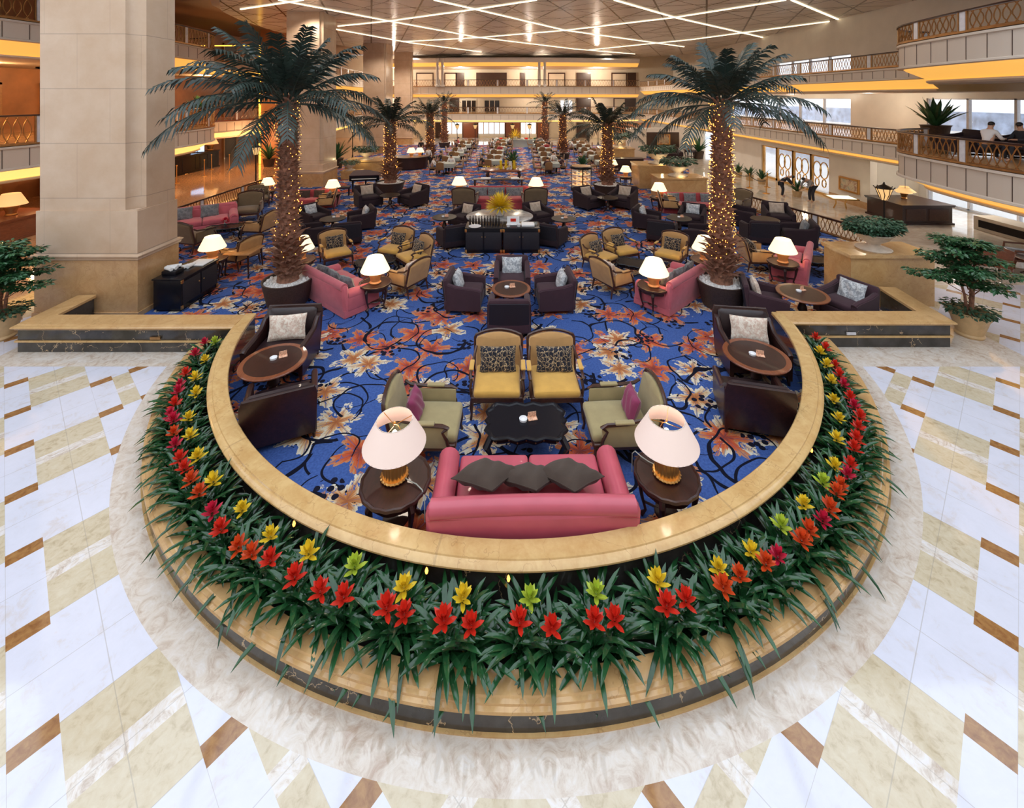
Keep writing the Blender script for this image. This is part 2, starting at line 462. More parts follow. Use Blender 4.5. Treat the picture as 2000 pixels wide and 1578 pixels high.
M['damask'] = fabric('black_damask_cushion', (.008, .009, .018), (.50, .36, .20), 14, pat='damask')
M['silver'] = fabric('silver_damask_cushion', (.62, .64, .66), (.28, .30, .33), 16, .55)
M['cream_c'] = fabric('cream_damask_cushion', (.78, .70, .60), (.62, .45, .36), 22, .55)
M['taupe'] = fabric('taupe_cushion', (.42, .33, .26), (.50, .41, .33), 12)
M['grey_c'] = fabric('grey_cushion', (.12, .13, .14), (.2, .21, .22), 14)
M['magenta'] = fabric('magenta_cushion', (.24, .03, .09))
M['gold'] = plain('brushed_gold', (.75, .42, .14), .3, 1.0)
M['bronze'] = plain('antique_bronze', (.40, .22, .09), .35, .85, var=.15)
M['brass_lit'] = plain('polished_brass', (.85, .55, .2), .22, 1.0)
M['chrome'] = plain('polished_chrome', (.75, .75, .78), .12, 1.0)
M['iron'] = plain('black_iron', (.015, .012, .012), .4, .5)
M['orange_ceramic'] = plain('amber_ceramic', (.62, .26, .09), .35, coat=.3, var=.12)
M['white'] = plain('white_porcelain', (.80, .80, .82), .25, coat=.3)
M['paper'] = plain('white_paper', (.85, .85, .85), .7)
M['cloth'] = plain('pale_tablecloth', (.40, .44, .41), .8)
M['card'] = plain('orange_printed_card', (.75, .42, .28), .5, var=.4, vs=40)
M['glass_c'] = None
g = NW('clear_glass'); g.base((.9, .95, .95)).pr(rough=.03, trans=.9, ior=1.2, spec=.4); M['glass_c'] = g.m
g = NW('window_glass'); g.base((.86, .93, 1.0)).pr(rough=.05, alpha=.22, spec=.5); M['pane'] = g.m
M['smoked'] = plain('dark_window_glass', (.03, .022, .02), .1, coat=.3)
M['shade_near'] = plain('pink_white_lampshade', (.80, .66, .60), .7, emit=(1, .70, .58), es=.20)
M['shade'] = plain('glowing_lampshade', (.85, .72, .5), .7, emit=(1, .80, .48), es=1.25)
M['shade_w'] = plain('warm_parchment_lampshade', (.7, .45, .2), .7, emit=(1, .62, .25), es=.7)
M['bulb'] = plain('glowing_bulb', (1, .9, .7), .5, emit=(1, .78, .45), es=14)
M['fairy'] = plain('fairy_light', (1, .6, .2), .5, emit=(1, .42, .07), es=4.0)
M['strip'] = plain('light_strip', (1, .9, .7), .5, emit=(1, .84, .56), es=2.2)
M['cove'] = plain('cove_painted_glow', (.9, .6, .2), .6, emit=(1, .50, .09), es=.75)  # glow of a hidden strip put into the cove face itself
M['cove_y'] = plain('cove_painted_glow_bright', (.9, .7, .3), .6, emit=(1, .66, .18), es=1.1)  # same painted strip glow, brighter and yellower
M['led'] = plain('gold_led_line', (1, .7, .2), .5, emit=(1, .55, .06), es=2.2)
M['bark'] = plain('palm_bark', (.23, .105, .065), .8, var=.5, vs=14)
M['frond'] = plain('palm_frond', (.020, .036, .028), .42, var=.4, vs=2)
M['frond_d'] = plain('palm_frond_dark', (.022, .034, .024), .42, var=.4, vs=2)
M['leaf'] = plain('bromeliad_leaf', (.014, .070, .022), .2, coat=.2, var=.4, vs=5)
M['ficus'] = plain('ficus_leaf', (.030, .105, .040), .3, coat=.15, var=.55, vs=6)
M['bonsai'] = plain('shrub_leaf', (.045, .11, .06), .5, var=.5, vs=8)
M['fred'] = plain('scarlet_bract', (.66, .028, .012), .4, var=.2, vs=10)
M['forg'] = plain('orange_red_bract', (.66, .075, .012), .4, var=.2, vs=10)
M['fcrim'] = plain('crimson_bract', (.55, .012, .05), .4, var=.2, vs=10)
M['fyel'] = plain('yellow_bract', (.78, .56, .025), .4, var=.2, vs=10)
M['flime'] = plain('lime_bract', (.45, .56, .05), .4, var=.2, vs=10)
M['soil'] = plain('dark_soil', (.012, .009, .007), .95, var=.4, vs=20)
M['pebble'] = plain('white_pebbles', (.7, .68, .66), .6, var=.3, vs=40)
M['basket'] = plain('dark_woven_pot', (.055, .033, .024), .6, var=.3, vs=30)
M['terra'] = plain('sand_ceramic_pot', (.60, .40, .20), .45, var=.1)
M['urn'] = plain('ivory_stone_urn', (.66, .56, .46), .5, var=.15)
M['marble_post'] = plain('white_marble_post', (.66, .66, .70), .3, var=.1)
M['wall_w'] = plain('ivory_wall', (.74, .66, .54), .5, var=.06, vs=1)
M['wall_br'] = plain('white_stone_wall', (.80, .76, .70), .35, var=.05, vs=1)
M['wall_o'] = plain('amber_panelled_wall', (.40, .17, .07), .45, var=.2, vs=1)
M['wall_dk'] = plain('dark_brown_panel', (.05, .025, .018), .4, var=.2, vs=2)
M['soffit'] = plain('brown_plaster_soffit', (.30, .19, .12), .6)
M['slab'] = plain('cream_plaster', (.62, .54, .46), .6)
M['skin'] = plain('skin', (.55, .32, .22), .5)
M['hair'] = plain('black_hair', (.01, .008, .008), .5)
M['cl_dark'] = plain('dark_suit', (.02, .02, .028), .8)
M['cl_grey'] = plain('grey_shirt', (.22, .21, .21), .8)
M['cl_white'] = plain('white_shirt', (.75, .75, .77), .8)
M['screen'] = plain('lit_screen', (.3, .5, .9), .3, emit=(.45, .68, 1), es=1.6)
M['lit_panel'] = plain('lit_display_top', (.9, .95, .85), .3, emit=(.85, 1, .82), es=.9)
# ================================================================ THE SETTING
CX, CY = .05, 9.78          # centre of the round seating bay
def sweep(mb, path, prof, side=1, closed=False):
    """profile points are (offset, z); positive offset goes to the given side of the path"""
    n = len(path); vs = []; L = len(prof)
    for i, (x, y) in enumerate(path):
        a = path[i-1] if (i > 0 or closed) else path[i]; b = path[(i+1) % n] if (i < n-1 or closed) else path[i]
        d1 = Vector((x-a[0], y-a[1])); d2 = Vector((b[0]-x, b[1]-y))
        d1 = d1.normalized() if d1.length > 1e-9 else d2.normalized()
        d2 = d2.normalized() if d2.length > 1e-9 else d1
        t = (d1+d2).normalized(); k = 1/max(.35, t.dot(d1)); nx, ny = -t.y*side, t.x*side
        for o, z in prof: vs.append((x+nx*o*k, y+ny*o*k, z))
    fs = []
    for i in range(n if closed else n-1):
        j = (i+1) % n
        for q in range(L-1): fs.append((i*L+q, j*L+q, j*L+q+1, i*L+q+1))
    if not closed and prof[0] == prof[-1]:
        fs.append(tuple(range(L-1))); fs.append(tuple((n-1)*L+q for q in range(L-1))[::-1])
    mb.add(vs, fs); return mb
def arc(r, a0, a1, n, cx=CX, cy=CY): return [(cx+r*cos(R(a0+(a1-a0)*i/n)), cy+r*sin(R(a0+(a1-a0)*i/n))) for i in range(n+1)]

m = MB(); m.bx(-27, 27, -4, 56, -.2, 0); struct('floor', m, M['floor'])
# carpet of the lounge, one pile sheet laid on the marble
poly = arc(5.44, 188.5, 351.5, 72)+[(5.44, 8.75), (8.7, 8.95), (8.75, 10.35), (10.1, 11.3), (12.05, 14.4), (10.2, 20), (9.8, 24), (12.2, 30), (12.2, 45.5), (-13.2, 45.5), (-13.5, 24), (-13.2, 12.6), (-9.4, 12.3), (-9.4, 8.8), (-5.44, 8.8)]
m = MB(); m.prism(poly, .0, .012); o = m.build('floor_carpet', M['carpet'], smooth=False); o['kind'] = 'structure'

# ---- honey marble parapet with black marble body
def cop_prof(w, zt=.55):   # closed profile, offset from the inner edge outwards
    return [(0, zt-.06), (0, zt-.012), (.012, zt), (w-.075, zt), (w-.068, zt-.012), (w-.05, zt-.014), (w-.02, zt-.022), (w, zt-.04), (w, zt-.055), (w-.015, zt-.07), (w-.04, zt-.075), (w-.05, zt-.1), (w-.09, zt-.1), (.05, zt-.1), (0, zt-.06)]
par = thing('marble_parapet', 'round honey marble coping wall curving around the front of the carpeted lounge', 'low wall', (CX, CY, 0))
def child(mb, name, mat, parent, smooth=True, ang=38):
    """built in world coordinates, then hung under its thing"""
    o = mb.build(name, mat, None, smooth, ang); o.parent = parent
    L = parent.location; Rz = parent.rotation_euler.z
    o.matrix_parent_inverse = (Matrix.Translation(L) @ Matrix.Rotation(Rz, 4, 'Z')).inverted(); return o
m = MB(); sweep(m, arc(5.385, 188.5, 352.0, 96), cop_prof(.275), side=-1); child(m, 'coping', M['honey'], par)
m = MB(); sweep(m, arc(5.43, 188.0, 352.5, 96), [(0, 0), (0, .46), (.12, .46), (.12, 0), (0, 0)], side=-1); child(m, 'wall_body', M['black_marble'], par)
# left straight arm and its return to the column; right straight arm and its return to the pedestal
def arm(name, label, pts, w, inner_side, x_end):
    t = thing(name, label, 'low wall', (pts[0][0], pts[0][1], 0))
    m = MB(); sweep(m, pts, cop_prof(w, .547), side=inner_side); child(m, 'coping', M['honey2'], t)
    m = MB(); sweep(m, pts, [(.05, 0), (.05, .455), (w-.08, .455), (w-.08, 0), (.05, 0)], side=inner_side); child(m, 'wall_body', M['black_marble'], t)
    m = MB(); sweep(m, pts, [(w-.075, .205), (w-.075, .235), (w-.045, .235), (w-.045, .205), (w-.075, .205)], side=inner_side); child(m, 'trim_strip', M['honey'], t)
    return t
tl = arm('parapet_arm', 'straight black marble wall with honey coping left of the round bay', [(-5.44, 8.93), (-9.33, 8.93), (-9.38, 9.82)], .47, 1, 0)
tr = arm('parapet_arm', 'straight black marble wall with honey coping right of the round bay', [(5.5, 9.08), (8.45, 9.08), (8.62, 10.25)], .45, -1, 0)
m = MB(); m.bx(-7.08, -6.88, 8.505, 8.53, .26, .31); child(m, 'floor_box_cover', M['bronze'], tl)
m = MB(); m.bx(6.68, 6.86, 8.675, 8.70, .26, .31); child(m, 'floor_box_cover', M['marble_post'], tr)
# ---- planter kerb
kb = thing('planter_kerb', 'low curved marble kerb holding the ring of bromeliads', 'planter', (CX, CY, 0))
m = MB(); sweep(m, arc(6.13, 192, 350, 96), [(0, .12), (0, .205), (.01, .215), (.17, .215), (.18, .205), (.21, .203), (.215, .19), (.245, .185), (.25, .165), (.235, .15), (.2, .15), (.2, .12), (0, .12)], side=-1); child(m, 'kerb_ledge', M['honey2'], kb)
m = MB(); sweep(m, arc(6.2, 192.2, 349.8, 96), [(0, 0), (0, .15), (.165, .15), (.165, 0), (0, 0)], side=-1); child(m, 'kerb_base', M['black_marble'], kb)
m = MB(); sweep(m, arc(6.36, 192, 350, 96), [(0, 0), (0, .012), (.03, .012), (.03, 0), (0, 0)], side=-1); child(m, 'kerb_trim', M['honey'], kb)
m = MB(); sweep(m, arc(5.5, 191, 351, 96), [(0, .10), (.35, .13), (.68, .11)], side=-1); o = child(m, 'soil_bed', M['soil'], kb); o['kind'] = 'stuff'

# ---- square stone columns
def column(x0, x1, y0, y1, zp, label, groove=None):
    t = thing('stone_column', label, 'column', ((x0+x1)/2, (y0+y1)/2, 0))
    m = MB(); m.bx(x0, x1, y0, y1, 0, zp-.10); m.bx(x0-.03, x1+.03, y0-.03, y1+.03, 0, .12); child(m, 'plinth', M['plinth'], t, False)
    m = MB(); path = [(x0, y0), (x1, y0), (x1, y1), (x0, y1)]
    sweep(m, path, [(-.3, zp-.12), (.0, zp-.12), (.035, zp-.09), (.04, zp-.05), (.07, zp-.02), (.07, zp), (.01, zp+.03), (-.3, zp+.03)], side=-1, closed=True); child(m, 'plinth_moulding', M['stone'], t)
    g = groove or .16
    zl = zp+1.0 if groove else zp+.4
    m = MB(); m.bx(x0+.02, x1-.02, y0+.02, y1-.02, zp, zl)
    a, b, c, d = x0+.08, x1-.06, y0+.05, y1-.05
    q = [(b-g+g*(1-cos(R(t_)))*1.0, c+g*sin(R(t_))) for t_ in (0, 18, 36, 54, 72, 90)]
    m.prism([(a, c)]+q+[(b, d), (a, d)], zl-.001, ZC+.2)
    if groove:   # rounded stop at the foot of the flute
        m.prism([(b-g, c), (b, c), (b, c+g)], zl-.0, zl+.02)
    child(m, 'shaft', M['stone'], t, True, 30); return t
column(-10.85, -8.5, 9.88, 11.1, 1.41, 'massive square beige stone column at the left edge of the lounge', .26)
column(-12.7, -10.55, 24.3, 26.3, .83, 'second beige stone column, behind the tall left palm')
column(-13.3, -11.15, 38.6, 41.0, .73, 'third beige stone column from the front, left of the far palms')
column(-12.6, -10.6, 46.2, 47.0, .73, 'farthest beige stone column, beside the far gallery')
# ---- ceiling: plain outer ceiling, and the large lattice ceiling hung under it
w = NW('ceiling_lattice'); p = w.pos(); x, y, z = w.xyz(p)[:3]; jn = None
for a_, sp, wd in ((18, 2.4, .04), (-24, 2.4, .04), (78, 2.4, .04), (48, 2.4, .025), (-52, 2.4, .025)):
    v = w.add(w.mul(x, cos(R(a_))), w.mul(y, sin(R(a_))))
    f = w.m_('FRACT', w.m_('DIVIDE', v, sp)); l = w.lt(f, wd); jn = l if jn is None else w.m_('MAXIMUM', jn, l)
cc = w.ramp(w.noise(p, .35, 3), [(.3, (.74, .69, .62)), (.7, (.82, .78, .72))])
w.base(w.mix(jn, cc, (.05, .035, .03))).pr(rough=.22, spec=.7).bump(w.noise(p, .8, 2), .12, .05); M['ceil'] = w.m
cp = [(-13.5, 20.5), (-14.8, 22), (-16.2, 24.3), (-16.9, 27), (-17.3, 32.5), (-16, 40), (-13.6, 46), (-9.9, 50.3), (-4, 52.3), (2, 53), (9, 52.8), (16, 51.5), (21, 47), (24, 41), (26, 34), (26, 20.5)]
m = MB(); m.prism(cp, ZC, ZC+.12); struct('ceiling', m, M['ceil'])
m = MB(); m.bx(-27, 27, 11.5, 56, ZC+.5, ZC+.7); m.bx(-27, -16.4, -4, 11.5, ZC+.5, ZC+.7); m.bx(14, 27, -4, 11.5, ZC+.5, ZC+.7); struct('ceiling_outer', m, M['soffit'])
m = MB(); sweep(m, cp[1:-1], [(0, ZC+.12), (.45, ZC+.3), (.5, ZC+.5)], side=1); struct('trim_1', m, M['slab'])
def PC(px, py): Y = (ZC-.04-H)*F/(190-py); return ((px-1000)*Y/F, Y)
strips = [[(470, 19), (592, 1)], [(544, 1), (760, 42), (936, 74), (1120, 96), (1240, 106)], [(660, 52), (760, 42), (928, 19), (1048, 1)], [(848, 1), (928, 19), (1104, 60), (1336, 92)],
          [(788, 82), (936, 74), (1104, 60), (1318, 35), (1535, 1)], [(1200, 1), (1318, 35), (1535, 84)], [(1546, 1), (1640, 40), (1693, 61)], [(1150, 98), (1350, 78), (1640, 40), (1702, 33)], [(656, 58), (800, 84), (940, 102)]]
NUMW = ['first', 'second', 'third', 'fourth', 'fifth', 'sixth', 'seventh', 'eighth', 'ninth', 'tenth', 'eleventh', 'twelfth', 'thirteenth', 'fourteenth', 'fifteenth', 'sixteenth', 'seventeenth', 'eighteenth', 'nineteenth', 'twentieth']
def ordw(i):
    if i < 20: return NUMW[i]
    tens = {2: 'twenty', 3: 'thirty', 4: 'forty', 5: 'fifty', 6: 'sixty'}; t_, u = (i+1)//10, (i+1) % 10
    return (tens[t_]+'-'+NUMW[u-1]) if u else tens[t_][:-1]+'ieth'
for i, s_ in enumerate(strips):
    pts = [PC(*q) for q in s_]
    t = MB(); sweep(t, pts, [(-.045, ZC-.045), (-.045, ZC), (.045, ZC), (.045, ZC-.045), (-.045, ZC-.045)])
    desc = ['short one at the far left end', 'long one starting left of the second column', 'rising from the second column to the right', 'crossing the middle of the ceiling', 'longest one slanting up to the right', 'ending at the bright right windows', 'short one at the far right end', 'faint one near the right gallery', 'faint one nearest the left gallery'][i]
    o = t.build('ceiling_light_strip', M['strip'], None, False); tag(o, 'thin warm light strip in the ceiling, '+desc, 'ceiling light', 'light strips of the lattice ceiling')

# ---- galleries
def along(path, step):
    out = []; acc = 0.0; nxt = 0.0
    for (a, b) in zip(path[:-1], path[1:]):
        L = math.hypot(b[0]-a[0], b[1]-a[1])
        while nxt <= acc+L+1e-9:
            f = (nxt-acc)/L if L else 0; out.append((a[0]+(b[0]-a[0])*f, a[1]+(b[1]-a[1])*f, (b[0]-a[0])/L, (b[1]-a[1])/L)); nxt += step
        acc += L
    return out
def smooth_path(path, n=4):
    out = []; P_ = [path[0]]+list(path)+[path[-1]]
    for i in range(1, len(P_)-2):
        for k in range(n):
            t = k/n; q = []
            for c in (0, 1):
                a, b, c2, d = P_[i-1][c], P_[i][c], P_[i+1][c], P_[i+2][c]
                q.append(.5*((2*b)+(-a+c2)*t+(2*a-5*b+4*c2-d)*t*t+(-a+3*b-3*c2+d)*t**3))
            out.append(tuple(q))
    out.append(path[-1]); return out
def gallery(path, side, zb, zf, zc, D, where, cove='cove', lipin=.5, step=.55):
    """side: which side of the path the hall is on. D depth back from the edge"""
    m = MB(); sweep(m, path, [(-D, zb-.02), (.04, zb-.02), (.05, zb-.09), (.0, zb-.11), (0, zf+.05), (.05, zf+.03), (.06, zf-.02), (.02, zf-.04), (-.14, zf-.04)], side)
    struct('trim_gallery_fascia_'+where, m, M['slab'])
    m = MB()
    for x, y, tx, ty in along(path, step): m.box(x-ty*side*.002, y+tx*side*.002, (zb-.11+zf+.05)/2, .018, .012, zb-zf-.17, atan2(ty, tx))
    struct('trim_fascia_joints_'+where, m, M['wall_dk'])
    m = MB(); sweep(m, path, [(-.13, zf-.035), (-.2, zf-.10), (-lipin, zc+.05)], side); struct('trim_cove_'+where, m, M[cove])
    m = MB(); sweep(m, path, [(-lipin-.02, zc+.07), (-lipin+.10, zc+.05), (-lipin+.10, zc), (-lipin+.02, zc-.05), (-D, zc-.05)], side); struct('ceiling_soffit_'+where, m, M['slab'])
    m = MB(); sweep(m, path, [(-D, zb), (-.02, zb)], side); struct('floor_gallery_'+where, m, M['plinth'])

def railing(path, side, zb, zt, label, bay=2.2, pitch=.16, r=.011, amp=.62, seg=7, first_post=True, mat='bronze'):
    t = thing('balcony_railing', label, 'railing', (path[0][0], path[0][1], zb), group='ornate railings')
    off = [(x, y) for x, y in path]
    m = MB(); sweep(m, off, [(-.05, zt-.05), (-.05, zt-.01), (-.03, zt), (.03, zt), (.05, zt-.01), (.05, zt-.05), (-.05, zt-.05)], side); child(m, 'top_rail', M['mahogany'], t)
    m = MB(); sweep(m, off, [(-.05, zb), (-.05, zb+.06), (.05, zb+.06), (.05, zb), (-.05, zb)], side); child(m, 'bottom_rail', M[mat], t)
    pts = along(off, .02); total = len(pts); nb = max(1, round(total*.02/bay)); per = total/nb
    z0, z1 = zb+.08, zt-.07
    def at(k): k = int(max(0, min(total-1, k))); return pts[k]
    for b in range(nb):
        k0 = b*per; k1 = (b+1)*per
        x, y, tx, ty = at(k0+8)
        m = MB(); m.box(x, y, (zb+zt)/2, .17, .05, zt-zb-.10, atan2(ty, tx)); po = child(m, 'post_panel', M['marble_post'], t, False)
        m = MB()
        for s_ in (-.13, .13): m.box(x+tx*s_, y+ty*s_, (zb+zt)/2, .035, .05, zt-zb-.08, atan2(ty, tx))
        q = child(m, 'post_frame', M[mat], t, False)
        m = MB(); c0, c1 = k0+18, k1-3; L = (c1-c0)*.02; n = max(1, int(L/pitch))
        for i in range(n):
            kc = c0+(i+.5)*(c1-c0)/n
            for sg in (-1, 1):
                pl = []
                for j in range(seg+1):
                    v = j/seg; kk = kc+sg*(amp*sin(pi*v)-.18)*pitch/.02
                    kk = max(c0, min(c1, kk)); xx, yy, _, _ = at(kk); pl.append((xx, yy, z0+(z1-z0)*v))
                m.tube(pl, r, 4, caps=False)
        for zz in (z0+.0, z1-.0):
            pl = [(at(k)[0], at(k)[1], zz) for k in [c0+(c1-c0)*j/6 for j in range(7)]]; m.tube(pl, r, 4)
        child(m, 'lattice_panel', M[mat], t)
    return t

# right gallery, straight run and the round bastion nearest the camera
RG = [(15, 15.9), (15, 22), (15, 28), (15, 34), (15, 40), (15, 46), (14.4, 49.2)]
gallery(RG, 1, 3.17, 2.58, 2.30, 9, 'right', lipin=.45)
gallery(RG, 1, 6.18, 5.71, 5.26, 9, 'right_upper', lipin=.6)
railing(RG, 1, 3.17, 3.75, 'bronze lattice railing along the straight right gallery, middle level')
railing(RG, 1, 6.18, 6.80, 'bronze lattice railing along the straight right gallery, top level')
BG = smooth_path([(15.4, 16.1), (14.1, 15.7), (13.15, 14.75), (12.75, 13.4), (12.5, 12), (12.35, 10.6), (12.5, 9), (13.4, 7.3), (15, 6.3)], 4)
gallery(BG, -1, 3.15, 2.36, 1.98, 7, 'bastion', lipin=.75, step=.62)
gallery(BG, -1, 6.78, 5.98, 5.50, 7, 'bastion_upper', lipin=.8, step=.62)
railing(BG, -1, 3.15, 3.87, 'bronze lattice railing of the rounded right balcony, middle level', 1.9, .2, .014)
railing(BG, -1, 6.78, 7.42, 'bronze lattice railing of the rounded right balcony, top level', 1.9, .2, .014)
# far gallery
FG = [(-14.5, 49.8), (-11, 48.7), (-6, 47.9), (0, 47.6), (6, 47.9), (11, 48.7), (14.4, 49.2)]
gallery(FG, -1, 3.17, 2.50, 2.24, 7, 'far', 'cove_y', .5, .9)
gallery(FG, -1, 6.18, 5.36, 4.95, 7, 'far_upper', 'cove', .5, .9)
railing(FG, -1, 3.17, 3.95, 'bronze railing of the far gallery, middle level', 3.2, .3, .013)
railing(FG, -1, 6.18, 6.95, 'bronze railing of the far gallery, top level', 3.2, .3, .013)
m = MB(); sweep(m, FG, [(-6, 9.35), (.1, 9.35), (.12, 9.2), (0, 8.85), (-.1, 8.85)], -1); struct('trim_gallery_top_far', m, M['wall_br'])
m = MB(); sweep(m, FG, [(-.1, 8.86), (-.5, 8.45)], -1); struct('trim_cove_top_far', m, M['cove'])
m = MB(); sweep(m, FG, [(-.5, 8.45), (-6, 8.45)], -1); struct('ceiling_far_gallery', m, M['slab'])
# left galleries
LG = smooth_path([(-17.6, 7), (-17.2, 12), (-16.9, 15), (-16.3, 19), (-16.3, 22), (-16.8, 24.4), (-17.7, 25.6), (-19.5, 26.2)], 3)
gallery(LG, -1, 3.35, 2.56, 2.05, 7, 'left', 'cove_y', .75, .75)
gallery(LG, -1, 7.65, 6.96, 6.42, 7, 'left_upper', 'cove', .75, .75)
railing(LG, -1, 3.35, 4.40, 'bronze lattice railing of the left gallery beside the big column, middle level', 2.1, .26, .016)
railing(LG, -1, 7.65, 8.55, 'bronze lattice railing of the left gallery beside the big column, top level', 2.1, .26, .016)
LG2 = [(-20.6, 26.6), (-19.9, 29.5), (-18.95, 32.7)]
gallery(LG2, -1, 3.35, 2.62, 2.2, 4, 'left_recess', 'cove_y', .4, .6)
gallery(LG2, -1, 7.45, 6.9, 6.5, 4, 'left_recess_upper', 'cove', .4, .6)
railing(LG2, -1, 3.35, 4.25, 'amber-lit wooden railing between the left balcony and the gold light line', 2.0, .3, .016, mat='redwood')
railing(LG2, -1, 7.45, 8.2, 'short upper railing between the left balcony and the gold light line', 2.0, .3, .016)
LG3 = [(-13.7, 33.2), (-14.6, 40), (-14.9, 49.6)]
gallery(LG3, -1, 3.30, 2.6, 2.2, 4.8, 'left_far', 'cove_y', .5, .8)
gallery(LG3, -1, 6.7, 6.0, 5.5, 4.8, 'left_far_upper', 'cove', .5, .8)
railing(LG3, -1, 3.30, 4.15, 'bronze railing of the left gallery behind the second column, middle level', 2.4, .3, .013)
railing(LG3, -1, 6.7, 7.5, 'bronze railing of the left gallery behind the second column, top level', 2.4, .3, .013)
# walls
m = MB(); m.bx(-24.4, -24, 4, 56, 0, ZC+.6); struct('wall_left', m, M['wall_o'])
m = MB(); m.bx(-18.9, -13.6, 32.7, 33.1, 0, ZC+.3); struct('wall_left_return', m, M['wall_o'])
m = MB(); m.bx(-18.98, -18.86, 32.6, 32.72, .02, 8.9); m.bx(-23.9, -18.9, 32.55, 32.62, 8.82, 8.9)
tag(m.build('light_line', M['led'], None, False), 'tall vertical golden light line beside the left gallery', 'wall light')
k = 0
for lv, (z0, z1) in enumerate(((0, 2.0), (3.35, 5.6), (7.65, 9.4))):
    for yy in (9, 12.5, 16, 19.5, 23, 26.5, 29.5, 37, 42):
        k += 1; m = MB(); m.bx(-24.0, -23.93, yy-.75, yy+.75, z0, z1); o = m.build('door_%d' % k, M['wall_dk'], None, False); o['kind'] = 'structure'
        m = MB(); m.bx(-23.99, -23.90, yy-.9, yy-.75, z0, z1+.1); m.bx(-23.99, -23.90, yy+.75, yy+.9, z0, z1+.1); m.bx(-23.99, -23.90, yy-.9, yy+.9, z1, z1+.12); m.build('door_frame', M['lightwood'], o, False)
# far wall with doors and bright windows
m = MB(); m.bx(-24, 24, 54, 54.4, 0, ZC+.4); struct('wall_far', m, M['wall_w'])
def FX(px, Y=53.9): return (px-1000)*Y/F
k = 0
for x0, x1 in ((872, 903), (934, 986), (1017, 1047)):
    k += 1; a, b = FX(x0), FX(x1); m = MB(); m.bx(a, b, 53.88, 53.98, .5, 1.95)
    o = m.build('window_%d' % k, plain('sunlit_window', (.9, .95, 1), .3, emit=(.85, .93, 1), es=1.1) if k == 1 else bpy.data.materials['sunlit_window'], None, False); o['kind'] = 'structure'
    m = MB(); n = max(2, round((b-a)/.7))
    for i in range(n+1): m.bx(a+(b-a)*i/n-.04, a+(b-a)*i/n+.04, 53.84, 53.9, .45, 2.0)
    m.bx(a, b, 53.84, 53.9, 1.92, 2.0); m.build('window_frame', M['lightwood'], o, False)
for x0, x1 in ((1094, 1118), (902, 930), (946, 976)):
    k += 1; a, b = FX(x0), FX(x1); m = MB(); m.bx(a, b, 53.88, 53.98, 3.25, 4.6); o = m.build('window_%d' % k, M['smoked'] if x0 != 1094 else bpy.data.materials['sunlit_window'], None, False); o['kind'] = 'structure'
    m = MB(); n = 3
    for i in range(n+1): m.bx(a+(b-a)*i/n-.04, a+(b-a)*i/n+.04, 53.84, 53.9, 3.2, 4.65)
    m.build('window_frame', M['wall_w'], o, False)
k = 40
for lv, z0, z1, L in ((2, 6.2, 7.9, ((815, 845, 0), (892, 905, 1), (932, 988, 1), (1018, 1024, 1), (1072, 1102, 0), (1128, 1152, 1), (1196, 1222, 0), (1228, 1240, 1), (870, 890, 0))), (1, 3.2, 4.8, ((1128, 1152, 1), (1200, 1220, 0), (1224, 1240, 1), (880, 895, 1))), (0, 0, 1.9, ((852, 860, 1), (1128, 1150, 1), (905, 932, 2), (988, 1015, 2), (1050, 1070, 2)))):
    for x0, x1, ty in L:
        k += 1; m = MB(); m.bx(FX(x0), FX(x1), 53.85, 53.97, z0, z1); o = m.build('door_%d' % k, (M['wall_w'], M['wall_dk'], M['redwood'])[ty], None, False); o['kind'] = 'structure'
        m = MB(); m.bx(FX(x0)-.12, FX(x0), 53.82, 53.97, z0, z1); m.bx(FX(x1), FX(x1)+.12, 53.82, 53.97, z0, z1); m.bx(FX(x0)-.12, FX(x1)+.12, 53.82, 53.97, z1, z1+.15); m.build('door_frame', M['darkwood'], o, False)
# right: outer wall with big windows, ground-floor wall with the entrance
m = MB()
for (y0, y1, z0, z1) in ((-4, 6, 0, ZC+.6), (6, 15.5, 2.4, ZC+.6), (15.5, 21, 0, .0), (21, 25.7, 0, ZC+.6), (25.7, 42, 2.3, 3.3), (25.7, 42, 4.95, 6.5), (42, 54, 2.3, ZC+.6), (25.7, 42, 7.6, ZC+.6), (15.5, 21, 4.95, 6.5), (15.5, 21, 7.9, ZC+.6), (15.5, 21, 2.4, 3.2), (33, 42, 6.5, 7.6)):
    if z1 > z0: m.bx(20, 20.3, y0, y1, z0, z1)
struct('wall_right', m, M['wall_br'])
k = 10
for (y0, y1, z0, z1, n) in ((25.7, 42, 3.3, 4.95, 7), (15.5, 21, 3.2, 4.95, 3), (25.7, 33, 6.5, 7.6, 4), (6, 21, .02, 2.4, 8)):
    k += 1; m = MB(); m.bx(20.12, 20.14, y0, y1, z0, z1); o = m.build('window_%d' % k, M['pane'], None, False); o['kind'] = 'structure'
    m = MB()
    for i in range(n+1): yy = y0+(y1-y0)*i/n; m.bx(20.06, 20.2, yy-.05, yy+.05, z0, z1)
    m.bx(20.06, 20.2, y0, y1, z0, z0+.06); m.bx(20.06, 20.2, y0, y1, z1-.06, z1); m.build('window_frame', M['marble_post'], o, False)
m = MB(); m.bx(15.8, 16.1, 19.2, 21.7, 0, 2.3); m.bx(16.1, 20.2, 21.4, 21.7, 0, 2.3); struct('wall_entrance', m, M['honey2'] if False else M['wall_w'])
m = MB(); m.bx(15.79, 15.84, 19.15, 21.7, 0, .3); struct('baseboard_entrance', m, M['plinth'])
m = MB(); m.bx(15.8, 16.1, 27.6, 33.5, 0, 2.3); struct('wall_entrance_left', m, M['wall_br'])
m = MB(); m.bx(15.8, 16.1, 21.7, 27.6, 2.0, 2.3); struct('wall_entrance_lintel', m, M['wall_br'])
